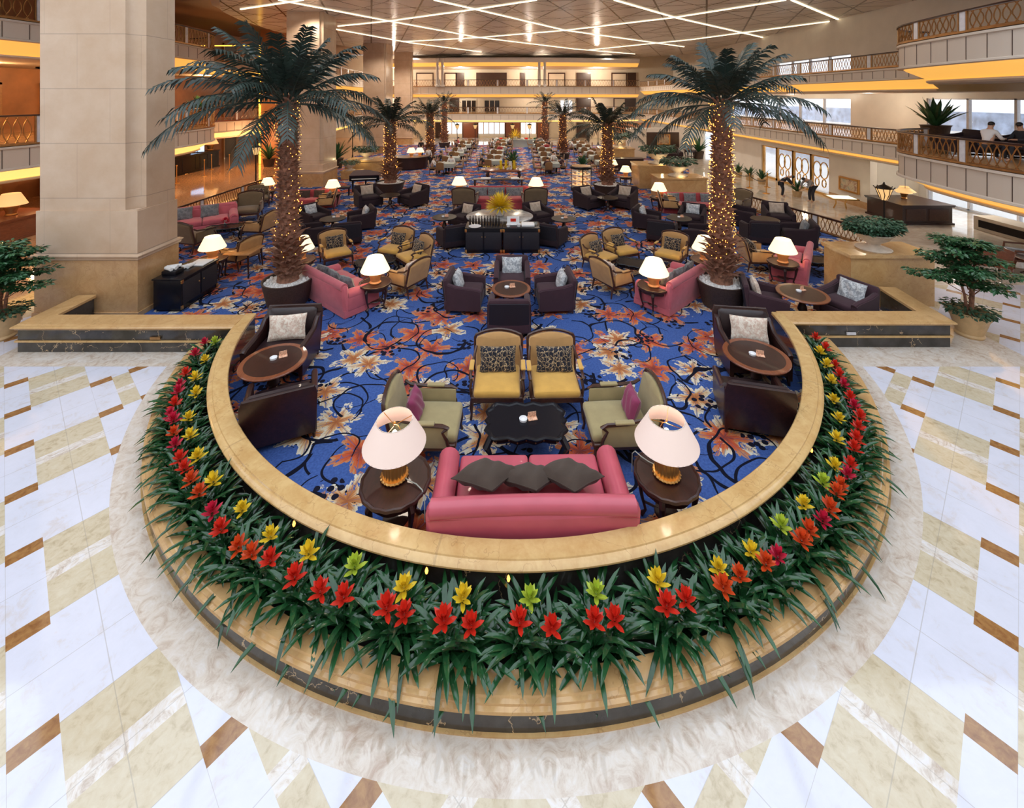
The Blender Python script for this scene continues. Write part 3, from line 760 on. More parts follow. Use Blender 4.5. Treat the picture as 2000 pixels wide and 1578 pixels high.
m = MB(); m.bx(11.0, 16.2, 36.8, 37.1, 0, 2.4); struct('wall_lounge_right', m, M['wall_br'])
m = MB(); m.bx(11.2, 14.1, 36.72, 36.8, .75, 2.05); struct('wall_dark_panel', m, M['wall_dk'])
m = MB(); m.bx(9.7, 11.0, 35.6, 37.1, 0, 2.4); struct('wall_pier_right', m, M['wall_w'])
m = MB(); m.bx(9.8, 14.8, 46.4, 46.7, 0, 2.3); struct('wall_far_right', m, M['wall_o'])
# entrance: bronze framed glass doors with ring ornament
for i, (y0, y1) in enumerate(((21.75, 23.1), (23.15, 24.6), (24.65, 26.1), (26.15, 27.55))):
    m = MB(); m.bx(15.93, 15.95, y0, y1, .04, 1.98); o = m.build('door_%d' % (70+i), M['pane'], None, False); o['kind'] = 'structure'
    m = MB()
    for yy in (y0, y1): m.bx(15.88, 16.0, yy-.06, yy+.06, 0, 2.0)
    m.bx(15.88, 16.0, y0, y1, 1.92, 2.0); m.bx(15.88, 16.0, y0, y1, 0, .12)
    if i in (0, 1, 2):
        for (zc, rr) in ((1.25, .42), (.6, .2)):
            for dy in (-.25, .25):
                m.tube([(15.9, (y0+y1)/2+dy+rr*.7*cos(a), zc+rr*sin(a)) for a in [2*pi*q/16 for q in range(16)]], .03, 5, closed=True)
    m.build('door_frame', M['brass_lit'], o, True)
m = MB(); m.bx(40, 41, 20, 90, -1, 3.7); struct('wall_exterior_building', m, plain('blue_grey_facade', (.30, .36, .48), .4, var=.5, vs=1.2))
# skylight bars above the front of the hall
m = MB()
for i in range(9): m.bx(-14+i*3.4, -13.85+i*3.4, -4, 11.5, ZC+.5, ZC+.7)
for i in range(4): m.bx(-16.4, 14, -3+i*3.6, -2.88+i*3.6, ZC+.5, ZC+.7)
struct('ceiling_skylight_bars', m, M['slab'])
m = MB(); m.bx(-27, 27, -4.4, -4, 0, ZC+.6); struct('wall_rear', m, M['wall_w'])
M['bulb_soft'] = plain('soft_bulb', (1, .9, .8), .5, emit=(1, .85, .68), es=4)
# ================================================================ FURNITURE BUILDERS (each built facing -Y, standing on z = 0)
ZF = .012
def RX(a): return Matrix.Rotation(R(a), 4, 'X')
def RY(a): return Matrix.Rotation(R(a), 4, 'Y')
def RZ(a): return Matrix.Rotation(R(a), 4, 'Z')
def TR(x, y, z): return Matrix.Translation((x, y, z))
def panel(mb, outline, y0, y1, M=None, bev=.015):
    """outline in (x,z), a padded panel between y0 and y1 with soft edges"""
    n = len(outline); cx_ = sum(p[0] for p in outline)/n; cz_ = sum(p[1] for p in outline)/n
    def ins(b): return [(cx_+(x-cx_)*(1-b/max(.05, abs(x-cx_)) if abs(x-cx_) > .05 else 1), cz_+(z-cz_)*(1-b/max(.05, abs(z-cz_)) if abs(z-cz_) > .05 else 1)) for x, z in outline]
    rings = [(ins(bev*1.0), y0), (outline, y0+bev), (outline, y1-bev), (ins(bev), y1)]
    vs = [(x, y, z) for o_, y in rings for x, z in o_]; fs = []
    for k in range(3):
        for i in range(n): fs.append((k*n+i, k*n+(i+1) % n, (k+1)*n+(i+1) % n, (k+1)*n+i))
    b = len(vs); vs.append((cx_, y0-bev*.6, cz_)); vs.append((cx_, y1+bev*.6, cz_))
    for i in range(n): fs.append((b, (i+1) % n, i)); fs.append((b+1, 3*n+i, 3*n+(i+1) % n))
    mb.add(vs, fs, M); return mb
def arch(w, z0, z1, rise, n=10, inset=0):
    pts = [(-w/2, z0), (w/2, z0), (w/2, z1-rise-.04), (w/2-.02, z1-rise)]
    for i in range(1, n): a = i/n; pts.append((w/2-.03-(w-.06)*a, z1-rise+rise*sin(pi*a)**.75))
    return pts+[(-w/2+.02, z1-rise), (-w/2, z1-rise-.04)]

def bergere(fab, fab_back=None, W_=.90, label='', group=None, D=.84, sides=False, wood_='darkwood'):
    t = thing('upholstered_armchair', label, 'armchair', group=group)
    fb = M[fab]; wd = M[wood_]; w2 = W_/2
    m = MB(); m.rbox(0, -.02, .30, W_-.10, D-.10, .09, .02); m.build('seat_rail', wd, t)
    m = MB(); m.rbox(0, -.05, .385, W_-.17, D-.14, .12, .05, 3, bulge=.03); m.build('seat_cushion', fb, t)
    Bk = TR(0, D/2-.10, .30) @ RX(-14)
    m = MB(); panel(m, arch(W_-.13, .0, .62, .075), -.05, .045, Bk, .022); m.build('backrest', M[fab_back or fab], t)
    m = MB(); o_ = arch(W_-.09, -.02, .655, .085); m.tube([tuple(Bk @ Vector((x, .0, z))) for x, z in o_], .026, 6, closed=True); m.build('back_frame', wd, t)
    for s in (-1, 1):
        y0, y1 = -D/2+.10, D/2-.13
        m = MB(); m.tube([(s*(w2-.05), y0+.02, .30), (s*(w2-.03), y0+.04, .42), (s*(w2-.045), y0+.10, .52), (s*(w2-.03), y0+.03, .585), (s*(w2-.03), y0+.10, .61), (s*(w2-.035), (y0+y1)/2, .615), (s*(w2-.06), y1-.02, .66), (s*(w2-.075), y1+.06, .72)], [.022, .022, .024, .028, .026, .024, .024, .022], 6)
        ar = m.build('armrest', wd, t)
        m = MB(); m.rbox(s*(w2-.033), (y0+y1)/2-.03, .637, .075, .26, .035, .016, 2); m.build('arm_pad', fb, ar)
        if sides:
            m = MB(); m.rbox(s*(w2-.05), -.0, .45, .035, D-.26, .28, .014, 1); m.build('side_panel', M[fab_back or fab], t)
        m = MB(); m.tube([(s*(w2-.07), -D/2+.07, .30), (s*(w2-.055), -D/2+.05, .18), (s*(w2-.06), -D/2+.06, .08), (s*(w2-.05), -D/2+.04, 0)], [.034, .03, .018, .022], 7); m.build('leg', wd, t)
        m = MB(); m.tube([(s*(w2-.10), D/2-.10, .30), (s*(w2-.09), D/2-.03, 0)], [.03, .018], 6); m.build('leg', wd, t)
    return t

def tub_chair(fab, back, label='', group=None, W_=.92, D=.92, hb=.80, legs=True):
    t = thing('tub_armchair', label, 'armchair', group=group); w2 = W_/2
    m = MB(); m.rbox(0, 0, .20, W_-.03, D-.03, .22, .03); m.build('base', M[fab], t)
    m = MB(); m.rbox(0, -.07, .37, W_-.25, D-.20, .14, .05, 3, bulge=.02); m.build('seat_cushion', M[fab], t)
    m = MB(); panel(m, [(-w2+.02, .05), (w2-.02, .05), (w2-.03, hb-.04), (w2-.07, hb), (-w2+.07, hb), (-w2+.03, hb-.04)], -.07, .05, TR(0, D/2-.13, 0) @ RX(-8), .025); m.build('backrest', M[fab], t)
    m = MB(); panel(m, [(-w2+.04, .10), (w2-.04, .10), (w2-.05, hb-.05), (-w2+.05, hb-.05)], .05, .075, TR(0, D/2-.13, 0) @ RX(-8), .008); m.build('back_panel', M[back], t)
    for s in (-1, 1):
        m = MB(); prof = [(-D/2, .09), (D/2-.10, .09), (D/2-.08, .66), (D/2-.30, .60), (-D/2+.06, .55), (-D/2, .52)]
        vs = []
        for xx in (s*(w2-.13), s*w2): vs += [(xx+(-s*.0), y, z) for y, z in prof]
        n = len(prof); m.add(vs, [tuple(range(n)), tuple(range(n, 2*n))[::-1]]+[(i, n+i, n+(i+1) % n, (i+1) % n) for i in range(n)])
        m.tube([(s*(w2-.065), y, z-.025) for y, z in [prof[5], prof[4], prof[3], prof[2]]], .062, 8)
        m.build('armrest', M[fab], t)
        for yy in (-D/2+.06, D/2-.08):
            q = MB(); q.tube([(s*(w2-.06), yy, .10), (s*(w2-.05), yy, 0)], [.025, .016], 6); q.build('leg', M['darkwood'], t)
    return t

def club_chair(label='', group=None, W_=1.0, D=.92):
    """dark red-brown leather armchair with solid wooden outer shell"""
    t = thing('leather_armchair', label, 'armchair', group=group); w2 = W_/2
    Bk = TR(0, D/2-.07, 0) @ RX(-9)
    m = MB(); panel(m, [(-w2+.02, .10), (w2-.02, .10), (w2-.0, .80), (w2-.04, .93), (-w2+.04, .93), (-w2, .80)], .0, .045, Bk, .012); m.build('back_shell', M['mahogany'], t)
    m = MB(); panel(m, [(-w2+.09, .34), (w2-.09, .34), (w2-.08, .86), (w2-.14, .90), (-w2+.14, .90), (-w2+.08, .86)], -.13, -.005, Bk, .035); m.build('back_cushion', M['leather'], t)
    m = MB(); m.rbox(0, -.04, .24, W_-.12, D-.12, .16, .03); m.build('seat_frame', M['mahogany'], t)
    m = MB(); m.rbox(0, -.07, .37, W_-.20, D-.18, .15, .05, 3, bulge=.03); m.build('seat_cushion', M['leather'], t)
    for s in (-1, 1):
        m = MB(); prof = [(-D/2+.02, .10), (D/2-.06, .10), (D/2-.0, .78), (D/2-.10, .74), (D/2-.28, .60), (-D/2+.06, .56), (-D/2, .53)]
        n = len(prof); vs = []
        for xx in (s*(w2-.085), s*(w2-.01)): vs += [(xx, y, z) for y, z in prof]
        m.add(vs, [tuple(range(n)), tuple(range(n, 2*n))[::-1]]+[(i, n+i, n+(i+1) % n, (i+1) % n) for i in range(n)])
        m.tube([(s*(w2-.048), y, z) for y, z in [prof[6], prof[5], prof[4], prof[3]]], [.05, .052, .05, .045], 8)
        m.build('armrest', M['mahogany'], t)
        for yy in (-D/2+.06, D/2-.06):
            q = MB(); q.tube([(s*(w2-.06), yy, .12), (s*(w2-.05), yy, 0)], [.032, .022], 6); q.build('leg', M['mahogany'], t)
    return t

def sofa(fab, label='', group=None, W_=2.25, D=1.05, ncush=2, hb=.78, skirt=True, back_arch=.03):
    t = thing('sofa', label, 'sofa', group=group); w2 = W_/2; A = .25
    m = MB(); m.rbox(0, 0, .17, W_-.03, D-.05, .26, .025); m.build('base', M[fab], t)
    if skirt:
        m = MB(); sweep(m, [(-w2+.01, -D/2+.02), (w2-.01, -D/2+.02), (w2-.01, D/2-.02), (-w2+.01, D/2-.02)], [(-.02, .17), (.0, .17), (.012, .02), (-.01, .0)], -1, True); m.build('skirt', M[fab], t, False)
    cw = (W_-2*A-.02)/ncush
    for i in range(ncush):
        m = MB(); m.rbox(-w2+A+.01+cw*(i+.5), -.09, .375, cw-.008, D-.24, .16, .05, 3, bulge=.025); m.build('seat_cushion', M[fab], t)
    for s in (-1, 1):
        m = MB(); m.rbox(s*(w2-A/2), -.03, .30, A, D-.10, .36, .05, 3)
        m.tube([(s*(w2-A/2), -D/2+.03, .43), (s*(w2-A/2), -D/2+.06, .435), (s*(w2-A/2), D/2-.12, .47)], [.09, .13, .13], 14); m.build('armrest', M[fab], t)
    n = 12; out = [(-w2+.01, .08), (w2-.01, .08), (w2-.0, hb-.10)]
    for i in range(n+1): a = i/n; out.append((w2-.03-(W_-.06)*a, hb-.045+back_arch*sin(pi*a)))
    out.append((-w2, hb-.10))
    m = MB(); panel(m, out, -.10, .07, TR(0, D/2-.10, 0) @ RX(-6), .05)
    m.tube([tuple(TR(0, D/2-.10, 0) @ RX(-6) @ Vector((w2-.05-(W_-.10)*i/n, -.01, hb-.085+back_arch*sin(pi*i/n)))) for i in range(n+1)], .092, 12)
    m.build('backrest', M[fab], t)
    m = MB(); B = TR(0, D/2-.10, 0) @ RX(-6)
    m.tube([tuple(B @ Vector((w2-.03-(W_-.06)*i/n, .073, hb-.125+back_arch*sin(pi*i/n)))) for i in range(n+1)], .007, 5); m.build('piping', M['red'], t)
    return t

def cushion(mat, label, loc, rot, w=.46, h=.40, t_=.16, group=None, name='cushion'):
    m = MB(); m.pillow(w, h, t_, 14)
    ed = []; N_ = 8
    for q in range(4):
        for i in range(N_):
            a = -1+2*i/N_; k_ = 1-.12*(1-abs(a)**1.5)*.6
            ed.append([(a*w/2, 0, h/2*k_), (w/2*k_, 0, -a*h/2), (-a*w/2, 0, -h/2*k_), (-w/2*k_, 0, a*h/2)][q])
    m.tube(ed, .006, 4, closed=True)
    o = m.build(name, M[mat], None, True, 60); o.location = loc; o.rotation_euler = rot
    return tag(o, label, 'cushion', group)
def on_chair(chair, dx, dy, z, tilt=-18, yaw=0, **k):
    """a cushion leaning on the backrest of a chair, placed in the chair's own frame"""
    a = chair.rotation_euler.z; c, s = cos(a), sin(a); L = chair.location; sc = chair.scale[0]
    x, y = dx*sc, dy*sc
    k.setdefault('w', .46); k['w'] *= sc; k['h'] = k.get('h', .4)*sc; k['t_'] = k.get('t_', .15)*sc
    e = (Matrix.Rotation(a+R(yaw), 4, 'Z') @ RX(tilt)).to_euler()
    return cushion(k.pop('mat'), k.pop('label'), (L.x+x*c-y*s, L.y+x*s+y*c, L.z+z*sc), e, **k)

def pedestal_table(label='', group=None, r=.5, h=.6, rim='redwood', top='mahogany', oval=1.0):
    t = thing('pedestal_table', label, 'table', group=group)
    m = MB(); m.lathe([(0, h), (r*.84, h)], 40); m.build('table_top', M[top], t)
    m = MB(); m.lathe([(r*.84, h), (r*.985, h), (r, h-.012), (r*.99, h-.03), (r*.93, h-.04), (0, h-.04)], 40); m.build('top_rim', M[rim], t)
    m = MB(); m.lathe([(.0, h-.04), (.11, h-.05), (.06, h-.09), (.05, h-.2), (.085, h-.3), (.10, h-.36), (.06, h-.43), (.09, .12), (.10, .09), (0, .08)], 16); m.build('pedestal', M['mahogany'], t)
    for k in range(4):
        a = pi/4+k*pi/2; m = MB(); m.tube([(.06*cos(a), .06*sin(a), .12), (.17*cos(a), .17*sin(a), .11), (.27*cos(a), .27*sin(a), .05), (.33*cos(a), .33*sin(a), .02)], [.035, .032, .026, .03], 6); m.build('foot', M['mahogany'], t)
    return t

def cabriole_leg(a, r, h, mat, t, rr=.03, name='leg'):
    c, s = cos(a), sin(a); m = MB()
    m.tube([(c*r, s*r, h), (c*(r+.05), s*(r+.05), h-.08), (c*(r+.02), s*(r+.02), h*.45), (c*(r-.03), s*(r-.03), .08), (c*(r+.02), s*(r+.02), .015)], [rr*1.5, rr*1.5, rr*.8, rr*.6, rr*1.1], 7); return m.build(name, mat, t)
def side_table(label='', group=None, r=.39, h=.58, mat='mahogany'):
    t = thing('side_table', label, 'table', group=group)
    m = MB(); m.lathe([(0, h), (r-.035, h), (r-.02, h+.012), (r, h+.008), (r+.005, h-.02), (r-.02, h-.045), (0, h-.045)], 64, flute=(16, .014)); m.build('table_top', M[mat], t)
    m = MB(); m.lathe([(r-.08, h-.04), (r-.075, h-.13), (r-.10, h-.14), (r-.11, h-.04)], 40, flute=(8, .02)); m.build('apron', M[mat], t)
    for k in range(4): cabriole_leg(pi/4+k*pi/2, r-.11, h-.06, M[mat], t, .028)
    m = MB(); m.lathe([(0, .17), (.14, .17), (.15, .155), (0, .15)], 24)
    for k in range(4): a = pi/4+k*pi/2; m.tube([(.1*cos(a), .1*sin(a), .16), ((r-.13)*cos(a), (r-.13)*sin(a), .17)], .015, 5)
    m.build('lower_shelf', M[mat], t)
    return t
def carved_coffee_table(label='', group=None, w=1.12, d=.70, h=.42):
    t = thing('coffee_table', label, 'coffee table', group=group)
    def outl(k=0.0, n=56):
        out = []
        for i in range(n):
            a = 2*pi*i/n; ca, sa = cos(a), sin(a); e = 5.5
            r_ = (abs(ca)**e+abs(sa)**e)**(-1/e); sc = .022*cos(14*a)
            out.append(((w/2-k+sc)*ca*r_, (d/2-k+sc)*sa*r_))
        return out
    def ring(levels):
        vs = []; n = 56
        for k, z in levels: vs += [(x, y, z) for x, y in outl(k)]
        fs = []
        for q in range(len(levels)-1):
            for i in range(n): fs.append((q*n+i, q*n+(i+1) % n, (q+1)*n+(i+1) % n, (q+1)*n+i))
        return vs, fs
    m = MB(); m.prism(outl(.03), h-.035, h-.012); m.build('table_top', M['black_lacquer'], t)
    m = MB(); m.add(*ring([(.05, h-.012), (.035, h+.004), (.01, h+.006), (-.005, h-.012), (.0, h-.03), (.03, h-.04)])); m.build('scalloped_rim', M['black_lacquer'], t)
    m = MB(); m.add(*ring([(.06, h-.03), (.05, h-.10), (.07, h-.125), (.09, h-.03)])); ap = m.build('apron', M['black_lacquer'], t)
    m = MB(); o_ = outl(.045)
    for i in range(0, 56, 2): m.ball((o_[i][0], o_[i][1], h-.075), .011, 6, 4)
    m.build('gilt_stud', M['bronze'], ap)
    for sx in (-1, 1):
        for sy in (-1, 1):
            m = MB(); m.tube([(sx*(w/2-.08), sy*(d/2-.08), h-.05), (sx*(w/2-.02), sy*(d/2-.02), h-.13), (sx*(w/2-.07), sy*(d/2-.07), .16), (sx*(w/2-.08), sy*(d/2-.08), .06), (sx*(w/2-.03), sy*(d/2-.03), .018)], [.05, .05, .026, .02, .032], 7); m.build('leg', M['black_lacquer'], t)
    return t

def shade_mesh(z0, z1, r0, r1, n=40):
    m = MB(); m.lathe([(r0, z0), (r1, z1)], n); m.lathe([(r1-.006, z1), (r0-.006, z0)], n); m.lathe([(r0-.006, z0), (r0, z0)], n); m.lathe([(r1, z1), (r1-.006, z1)], n); return m
def big_lamp(label, group=None, cord=1):
    t = thing('table_lamp', label, 'lamp', group=group)
    shade_mesh(.37, .645, .36, .205, 48).build('lamp_shade', M['shade_near'], t)
    m = MB(); m.tube([(.353*cos(a), .353*sin(a), .372) for a in [2*pi*i/40 for i in range(40)]], .006, 5, closed=True); m.tube([(.203*cos(a), .203*sin(a), .643) for a in [2*pi*i/40 for i in range(40)]], .005, 5, closed=True); m.build('shade_trim', M['cream_c'], t)
    m = MB(); m.lathe([(0, 0), (.155, 0), (.16, .012), (.15, .028), (.13, .03), (.132, .33), (.10, .35), (0, .35)], 72, flute=(24, .03)); m.build('lamp_base', M['gold'], t)
    m = MB(); m.cyl(0, 0, .34, .44, .014, .014, 8)
    for k in range(3): a = k*2*pi/3+.4; m.tube([(0, 0, .58), (.2*cos(a), .2*sin(a), .635)], .004, 4)
    m.tube([(0, 0, .4), (.09, 0, .48), (0.04, 0, .58), (0, 0, .59)], .004, 4); m.build('harp', M['gold'], t)
    m = MB(); m.ball((0, 0, .605), (.014, .014, .02), 8, 5); m.build('finial', M['brass_lit'], t)
    m = MB(); m.ball((0, 0, .47), (.035, .035, .05), 10, 7); m.build('bulb', M['bulb_soft'], t)
    m = MB(); m.tube([(cord*.12, -.05, .02), (cord*.20, -.09, .008), (cord*.28, -.13, .012), (cord*.36, -.20, .008), (cord*.395, -.24, -.06), (cord*.40, -.25, -.3)], .006, 5); m.build('power_cord', M['cloth'], t)
    light('POINT', 'lamp_glow', (0, 0, .52), 2.2, (1, .80, .66), .05, parent=t)
    return t
def vase_lamp(label, group=None, mat='orange_ceramic', shade='shade', e=9):
    t = thing('table_lamp', label, 'lamp', group=group)
    shade_mesh(.30, .62, .34, .19, 28).build('lamp_shade', M[shade], t)
    m = MB(); m.lathe([(0, 0), (.13, 0), (.14, .02), (.11, .05), (.12, .12), (.165, .22), (.17, .26), (.14, .30), (.05, .32), (0, .32)], 28); m.build('lamp_base', M[mat], t)
    m = MB(); m.ball((0, 0, .42), (.03, .03, .045), 8, 5); m.build('bulb', M['bulb'], t)
    if e: light('POINT', 'lamp_glow', (0, 0, .46), e, (1, .72, .38), .06, parent=t)
    return t
def menu_set(loc, rz, where):
    """ashtray and small printed card lying on a table"""
    x, y, z = loc; c, s = cos(rz), sin(rz)
    m = MB(); m.lathe([(0, .004), (.035, .006), (.05, .028), (.058, .028), (.055, .0), (0, .0)], 20); o = m.build('ashtray', M['white']); o.location = (x, y, z); tag(o, 'small white ashtray on '+where, 'ashtray', 'ashtrays on the lounge tables')
    m = MB(); m.box(0, 0, .006, .13, .09, .008); m.box(0, .02, .045, .12, .006, .075)
    o = m.build('menu_card', M['card'], None, False); o.location = (x+.13*c, y+.13*s+.03, z); o.rotation_euler.z = rz+.2; tag(o, 'orange printed menu card on '+where, 'menu card', 'menu cards on the lounge tables')

def palm(label, loc, zc, spread, tr=.22, pot=.56, pot_h=.6, seed=1, nf=34, mat='frond', leaflets=22, lights=180, lod=1.0, group='tall indoor palms', fwd=0):
    rnd = random.Random(seed); t = thing('palm_tree', label, 'palm tree', loc, 0, group)
    m = MB(); m.lathe([(0, .02), (pot*.78, .02), (pot*.82, .08), (pot*.86, .2), (pot*.88, .22), (pot*.93, .4), (pot*.95, .42), (pot, pot_h-.03), (pot*1.02, pot_h), (pot*.95, pot_h), (pot*.93, pot_h-.06)], 28); m.build('pot', M['basket'], t)
    m = MB(); m.lathe([(0, pot_h-.03), (pot*.5, pot_h-.03), (pot*.94, pot_h-.06)], 20)
    for k in range(int(40*lod)): a = rnd.uniform(0, 6.28); r_ = pot*rnd.uniform(.55, .88); m.ball((r_*cos(a), r_*sin(a), pot_h-.03), rnd.uniform(.03, .05), 6, 4)
    m.build('pebble_bed', M['pebble'], t)['kind'] = 'stuff'
    m = MB(); m.tube([(0, 0, pot_h-.1), (0, 0, pot_h+.3), (.02, 0, (pot_h+zc)/2), (0, 0, zc)], [tr*1.25, tr*.95, tr*.82, tr*.8], 12)
    n = int(330*lod); zr = zc-pot_h
    for k in range(n):   # old frond bases in a spiral
        f = k/n; a = k*2.399; z = pot_h+f*zr; rr = tr*(1.05-.2*f); L = tr*(.55+.3*rnd.random()+(.9 if f < .22 else 0)); wd = tr*(.36 if f < .22 else .28)
        c, s = cos(a), sin(a); up = .55+rnd.random()*.5
        vs = [(c*rr*.8-s*wd, s*rr*.8+c*wd, z), (c*rr*.8+s*wd, s*rr*.8-c*wd, z), (c*(rr+L*.5)+s*wd*.5, s*(rr+L*.5)-c*wd*.5, z+L*up*.7), (c*(rr+L*.5)-s*wd*.5, s*(rr+L*.5)+c*wd*.5, z+L*up*.7), (c*(rr+L*.9), s*(rr+L*.9), z+L*up*.75), (c*rr*.8, s*rr*.8, z+wd*1.6)]
        m.add(vs, [(0, 1, 2, 3), (3, 2, 4), (5, 3, 4), (5, 4, 2), (0, 3, 5), (1, 5, 2)])
    m.build('trunk', M['bark'], t, False)
    m = MB()
    for k in range(lights):
        f = .12+.86*k/lights; a = rnd.uniform(0, 6.28); rr = tr*(1.28-.18*f)+tr*.25*rnd.random(); m.octa((rr*cos(a), rr*sin(a), pot_h+.1+f*(zr-.1)), rnd.uniform(.010, .016)*(1 if lod == 1 else 1.4))
    if lights: m.build('fairy_lights', M['fairy'], t, False)['kind'] = 'stuff'
    m = MB()
    for k in range(nf):
        a = k*2.399+rnd.uniform(-.2, .2); f = k/(nf-1); el = R(86-f*92+rnd.uniform(-7, 7)); L = spread*(.66+.42*min(1, f*1.3))*rnd.uniform(.9, 1.08)
        if f < .12: L *= .62
        droop = .42+.55*f; pts = []; n = 12; d = Vector((cos(a)*cos(el), sin(a)*cos(el), sin(el))); p = Vector((cos(a)*tr*.5, sin(a)*tr*.5, zc-.05-.12*f)); g_ = Vector((0, 0, -1))
        for i in range(n+1):
            pts.append(p.copy()); p = p+d*(L/n); d = (d+g_*droop*(.045+.22*(i/n)**1.4)).normalized()
        m.tube(pts, [.022*(1-.8*i/n)*spread/2+.003 for i in range(n+1)], 4, caps=False)
        for q in range(leaflets):
            u = (.16+.84*q/leaflets)*n; i = min(n-1, int(u)); w_ = u-i; p0 = pts[i].lerp(pts[i+1], w_); tg = (pts[i+1]-pts[i]).normalized(); sd = tg.cross(Vector((0, 0, 1)))
            sd = sd.normalized() if sd.length > .05 else Vector((-sin(a), cos(a), 0))
            ll = L*.27*(1-.55*abs(q/leaflets-.4)*1.6)*rnd.uniform(.85, 1.1)
            for sg in (-1, 1):
                dr = (sd*sg*.75+tg*.75+Vector((0, 0, -.28-.3*rnd.random()+.25))).normalized(); pm = p0+dr*ll*.5; pe = p0+(dr+Vector((0, 0, -.35))).normalized()*ll; wv = tg*(.026*spread/2*(1.5 if lod < 1 else 1))
                m.add([p0-wv, p0+wv, pm+wv*1.1, pm-wv*1.1, pe], [(0, 1, 2, 3), (3, 2, 4)])
    m.build('fronds', M[mat], t, False)
    return t

def leafy(m, rnd, c, r, n, s, flat=1.0):
    for k in range(n):
        a = rnd.uniform(0, 6.28); u = rnd.random()**.5; z = rnd.uniform(-1, 1); p = Vector((c[0]+r[0]*u*cos(a), c[1]+r[1]*u*sin(a), c[2]+r[2]*z*(1-.5*u)))
        d = Vector((cos(a)+rnd.uniform(-.6, .6), sin(a)+rnd.uniform(-.6, .6), rnd.uniform(-.5, .35))).normalized(); w_ = d.cross(Vector((0, 0, 1))+Vector((rnd.uniform(-.5, .5), rnd.uniform(-.5, .5), 0)))
        w_ = w_.normalized()*s*.28; L = s*rnd.uniform(.7, 1.2)
        m.add([p, p+d*L*.5+w_, p+d*L+Vector((0, 0, -s*.15)), p+d*L*.5-w_], [(0, 1, 2, 3)])
# ================================================================ FRONT OF THE LOUNGE
def at(px, py, z=0.0, dz=ZF): x, y = P(px, py, z); return (x, y, dz)
# rose sofa with its back to the camera
so = sofa('pink', 'rose leather two-seat sofa with its back to the curved marble wall', W_=2.24, D=1.06); so.location = (.215, 5.05, ZF); so.rotation_euler.z = pi+R(1.0)
for i, (x, rz, tl, ww) in enumerate(((-.38, 8, -70, .58), (.12, 0, -66, .54), (.58, -6, -70, .58))):
    c = cushion('choc', ['dark brown cushion at the left end of the rose sofa', 'middle dark brown cushion on the rose sofa, lowest of three', 'dark brown cushion nearest the right arm of the rose sofa'][i], (x+.08, 5.00, ZF+.66-(.03 if i == 1 else 0)), (0, 0, 0), w=ww, h=.54, t_=.15, group='brown cushions on the rose sofa')
    c.rotation_euler = (Matrix.Rotation(pi+R(rz), 4, 'Z') @ RX(tl) @ RY((42, 36, 40)[i])).to_euler()
# side tables and lamps beside it
st1 = side_table('dark scalloped round side table left of the rose sofa, under a lamp', 'scalloped mahogany side tables', r=.395, h=.60); st1.location = (-1.335, 5.0, ZF)
st2 = place(st1, st1['label'], st1.location); st2 = place(st1, 'dark scalloped round side table right of the rose sofa, under a lamp', (1.80, 5.07, ZF), .3, sc=(.93, .93, 1))
lm = big_lamp('table lamp with pale pink shade and fluted gold base left of the rose sofa', 'large pink-shaded lamps'); place(lm, lm['label'], (-1.36, 5.04, ZF+.614))
place(lm, 'table lamp with pale pink shade and fluted gold base right of the rose sofa', (1.80, 5.07, ZF+.614), pi*.9)
# olive armchairs facing each other
oc = bergere('olive', label='olive armchair with wooden arms left of the black coffee table', W_=.84, D=.95, sides=True, group='olive armchairs by the coffee table')
place(oc, oc['label'], (-1.20, 6.18, ZF), face(1, -.02), sc=1.02); oc2 = place(oc, 'olive armchair with wooden arms right of the black coffee table', (1.53, 6.2, ZF), face(-1, -.05), sc=1.02)
on_chair(oc, .02, .17, .60, -20, mat='magenta', label='plum red cushion on the olive armchair left of the coffee table', w=.40, h=.34, group='magenta cushions')
on_chair(oc2, -.02, .17, .60, -20, mat='magenta', label='plum red cushion on the olive armchair right of the coffee table', w=.42, h=.34, group='magenta cushions')
ct = carved_coffee_table('black lacquered coffee table with scalloped edge and gilt studs in front of the rose sofa', 'carved black coffee tables'); place(ct, ct['label'], (.195, 6.17, ZF))
menu_set((.16, 6.17, ZF+.412), 0, 'the black coffee table before the rose sofa')
# mustard armchairs
yc = bergere('yellow', 'tan', .90, 'mustard armchair on the left of the pair behind the black coffee table', D=.86, group='mustard armchairs')
place(yc, yc['label'], (-.235, 7.12, ZF)); yc2 = place(yc, 'mustard armchair on the right of the pair behind the black coffee table', (.69, 7.12, ZF), R(2))
on_chair(yc, .0, .13, .62, -18, 1, mat='damask', label='black floral cushion on the front left mustard armchair', w=.60, h=.40, t_=.17, group='black floral cushions')
on_chair(yc2, .02, .13, .62, -18, -2, mat='damask', label='black floral cushion on the front right mustard armchair', w=.60, h=.40, t_=.17, group='black floral cushions')
# leather armchairs and round tables at both sides of the bay
cc_ = club_chair('dark leather armchair facing forward at the left of the bay, with pale cushion', 'dark leather armchairs', W_=1.06)
GC = 'dark leather armchairs'
place(cc_, cc_['label'], (-4.22, 8.02, ZF), face(.08, -1)); a2 = place(cc_, 'dark leather armchair seen from behind, beside the left curve of the wall', (-3.47, 6.56, ZF), face(-.40, .9), sc=.93)
a3 = place(cc_, 'dark leather armchair facing forward at the right of the bay, with pale cushion', (4.38, 7.98, ZF), face(-.14, -1), sc=.98); a4 = place(cc_, 'dark leather armchair seen from behind, beside the right curve of the wall', (3.70, 6.74, ZF), face(.24, .97), sc=.90)
on_chair(cc_, .02, .14, .68, -15, 5, mat='cream_c', label='cream patterned cushion on the left leather armchair', w=.66, h=.44, group='cream cushions')
on_chair(a3, .02, .14, .68, -15, -5, mat='cream_c', label='cream patterned cushion on the right leather armchair', w=.66, h=.44, group='cream cushions')
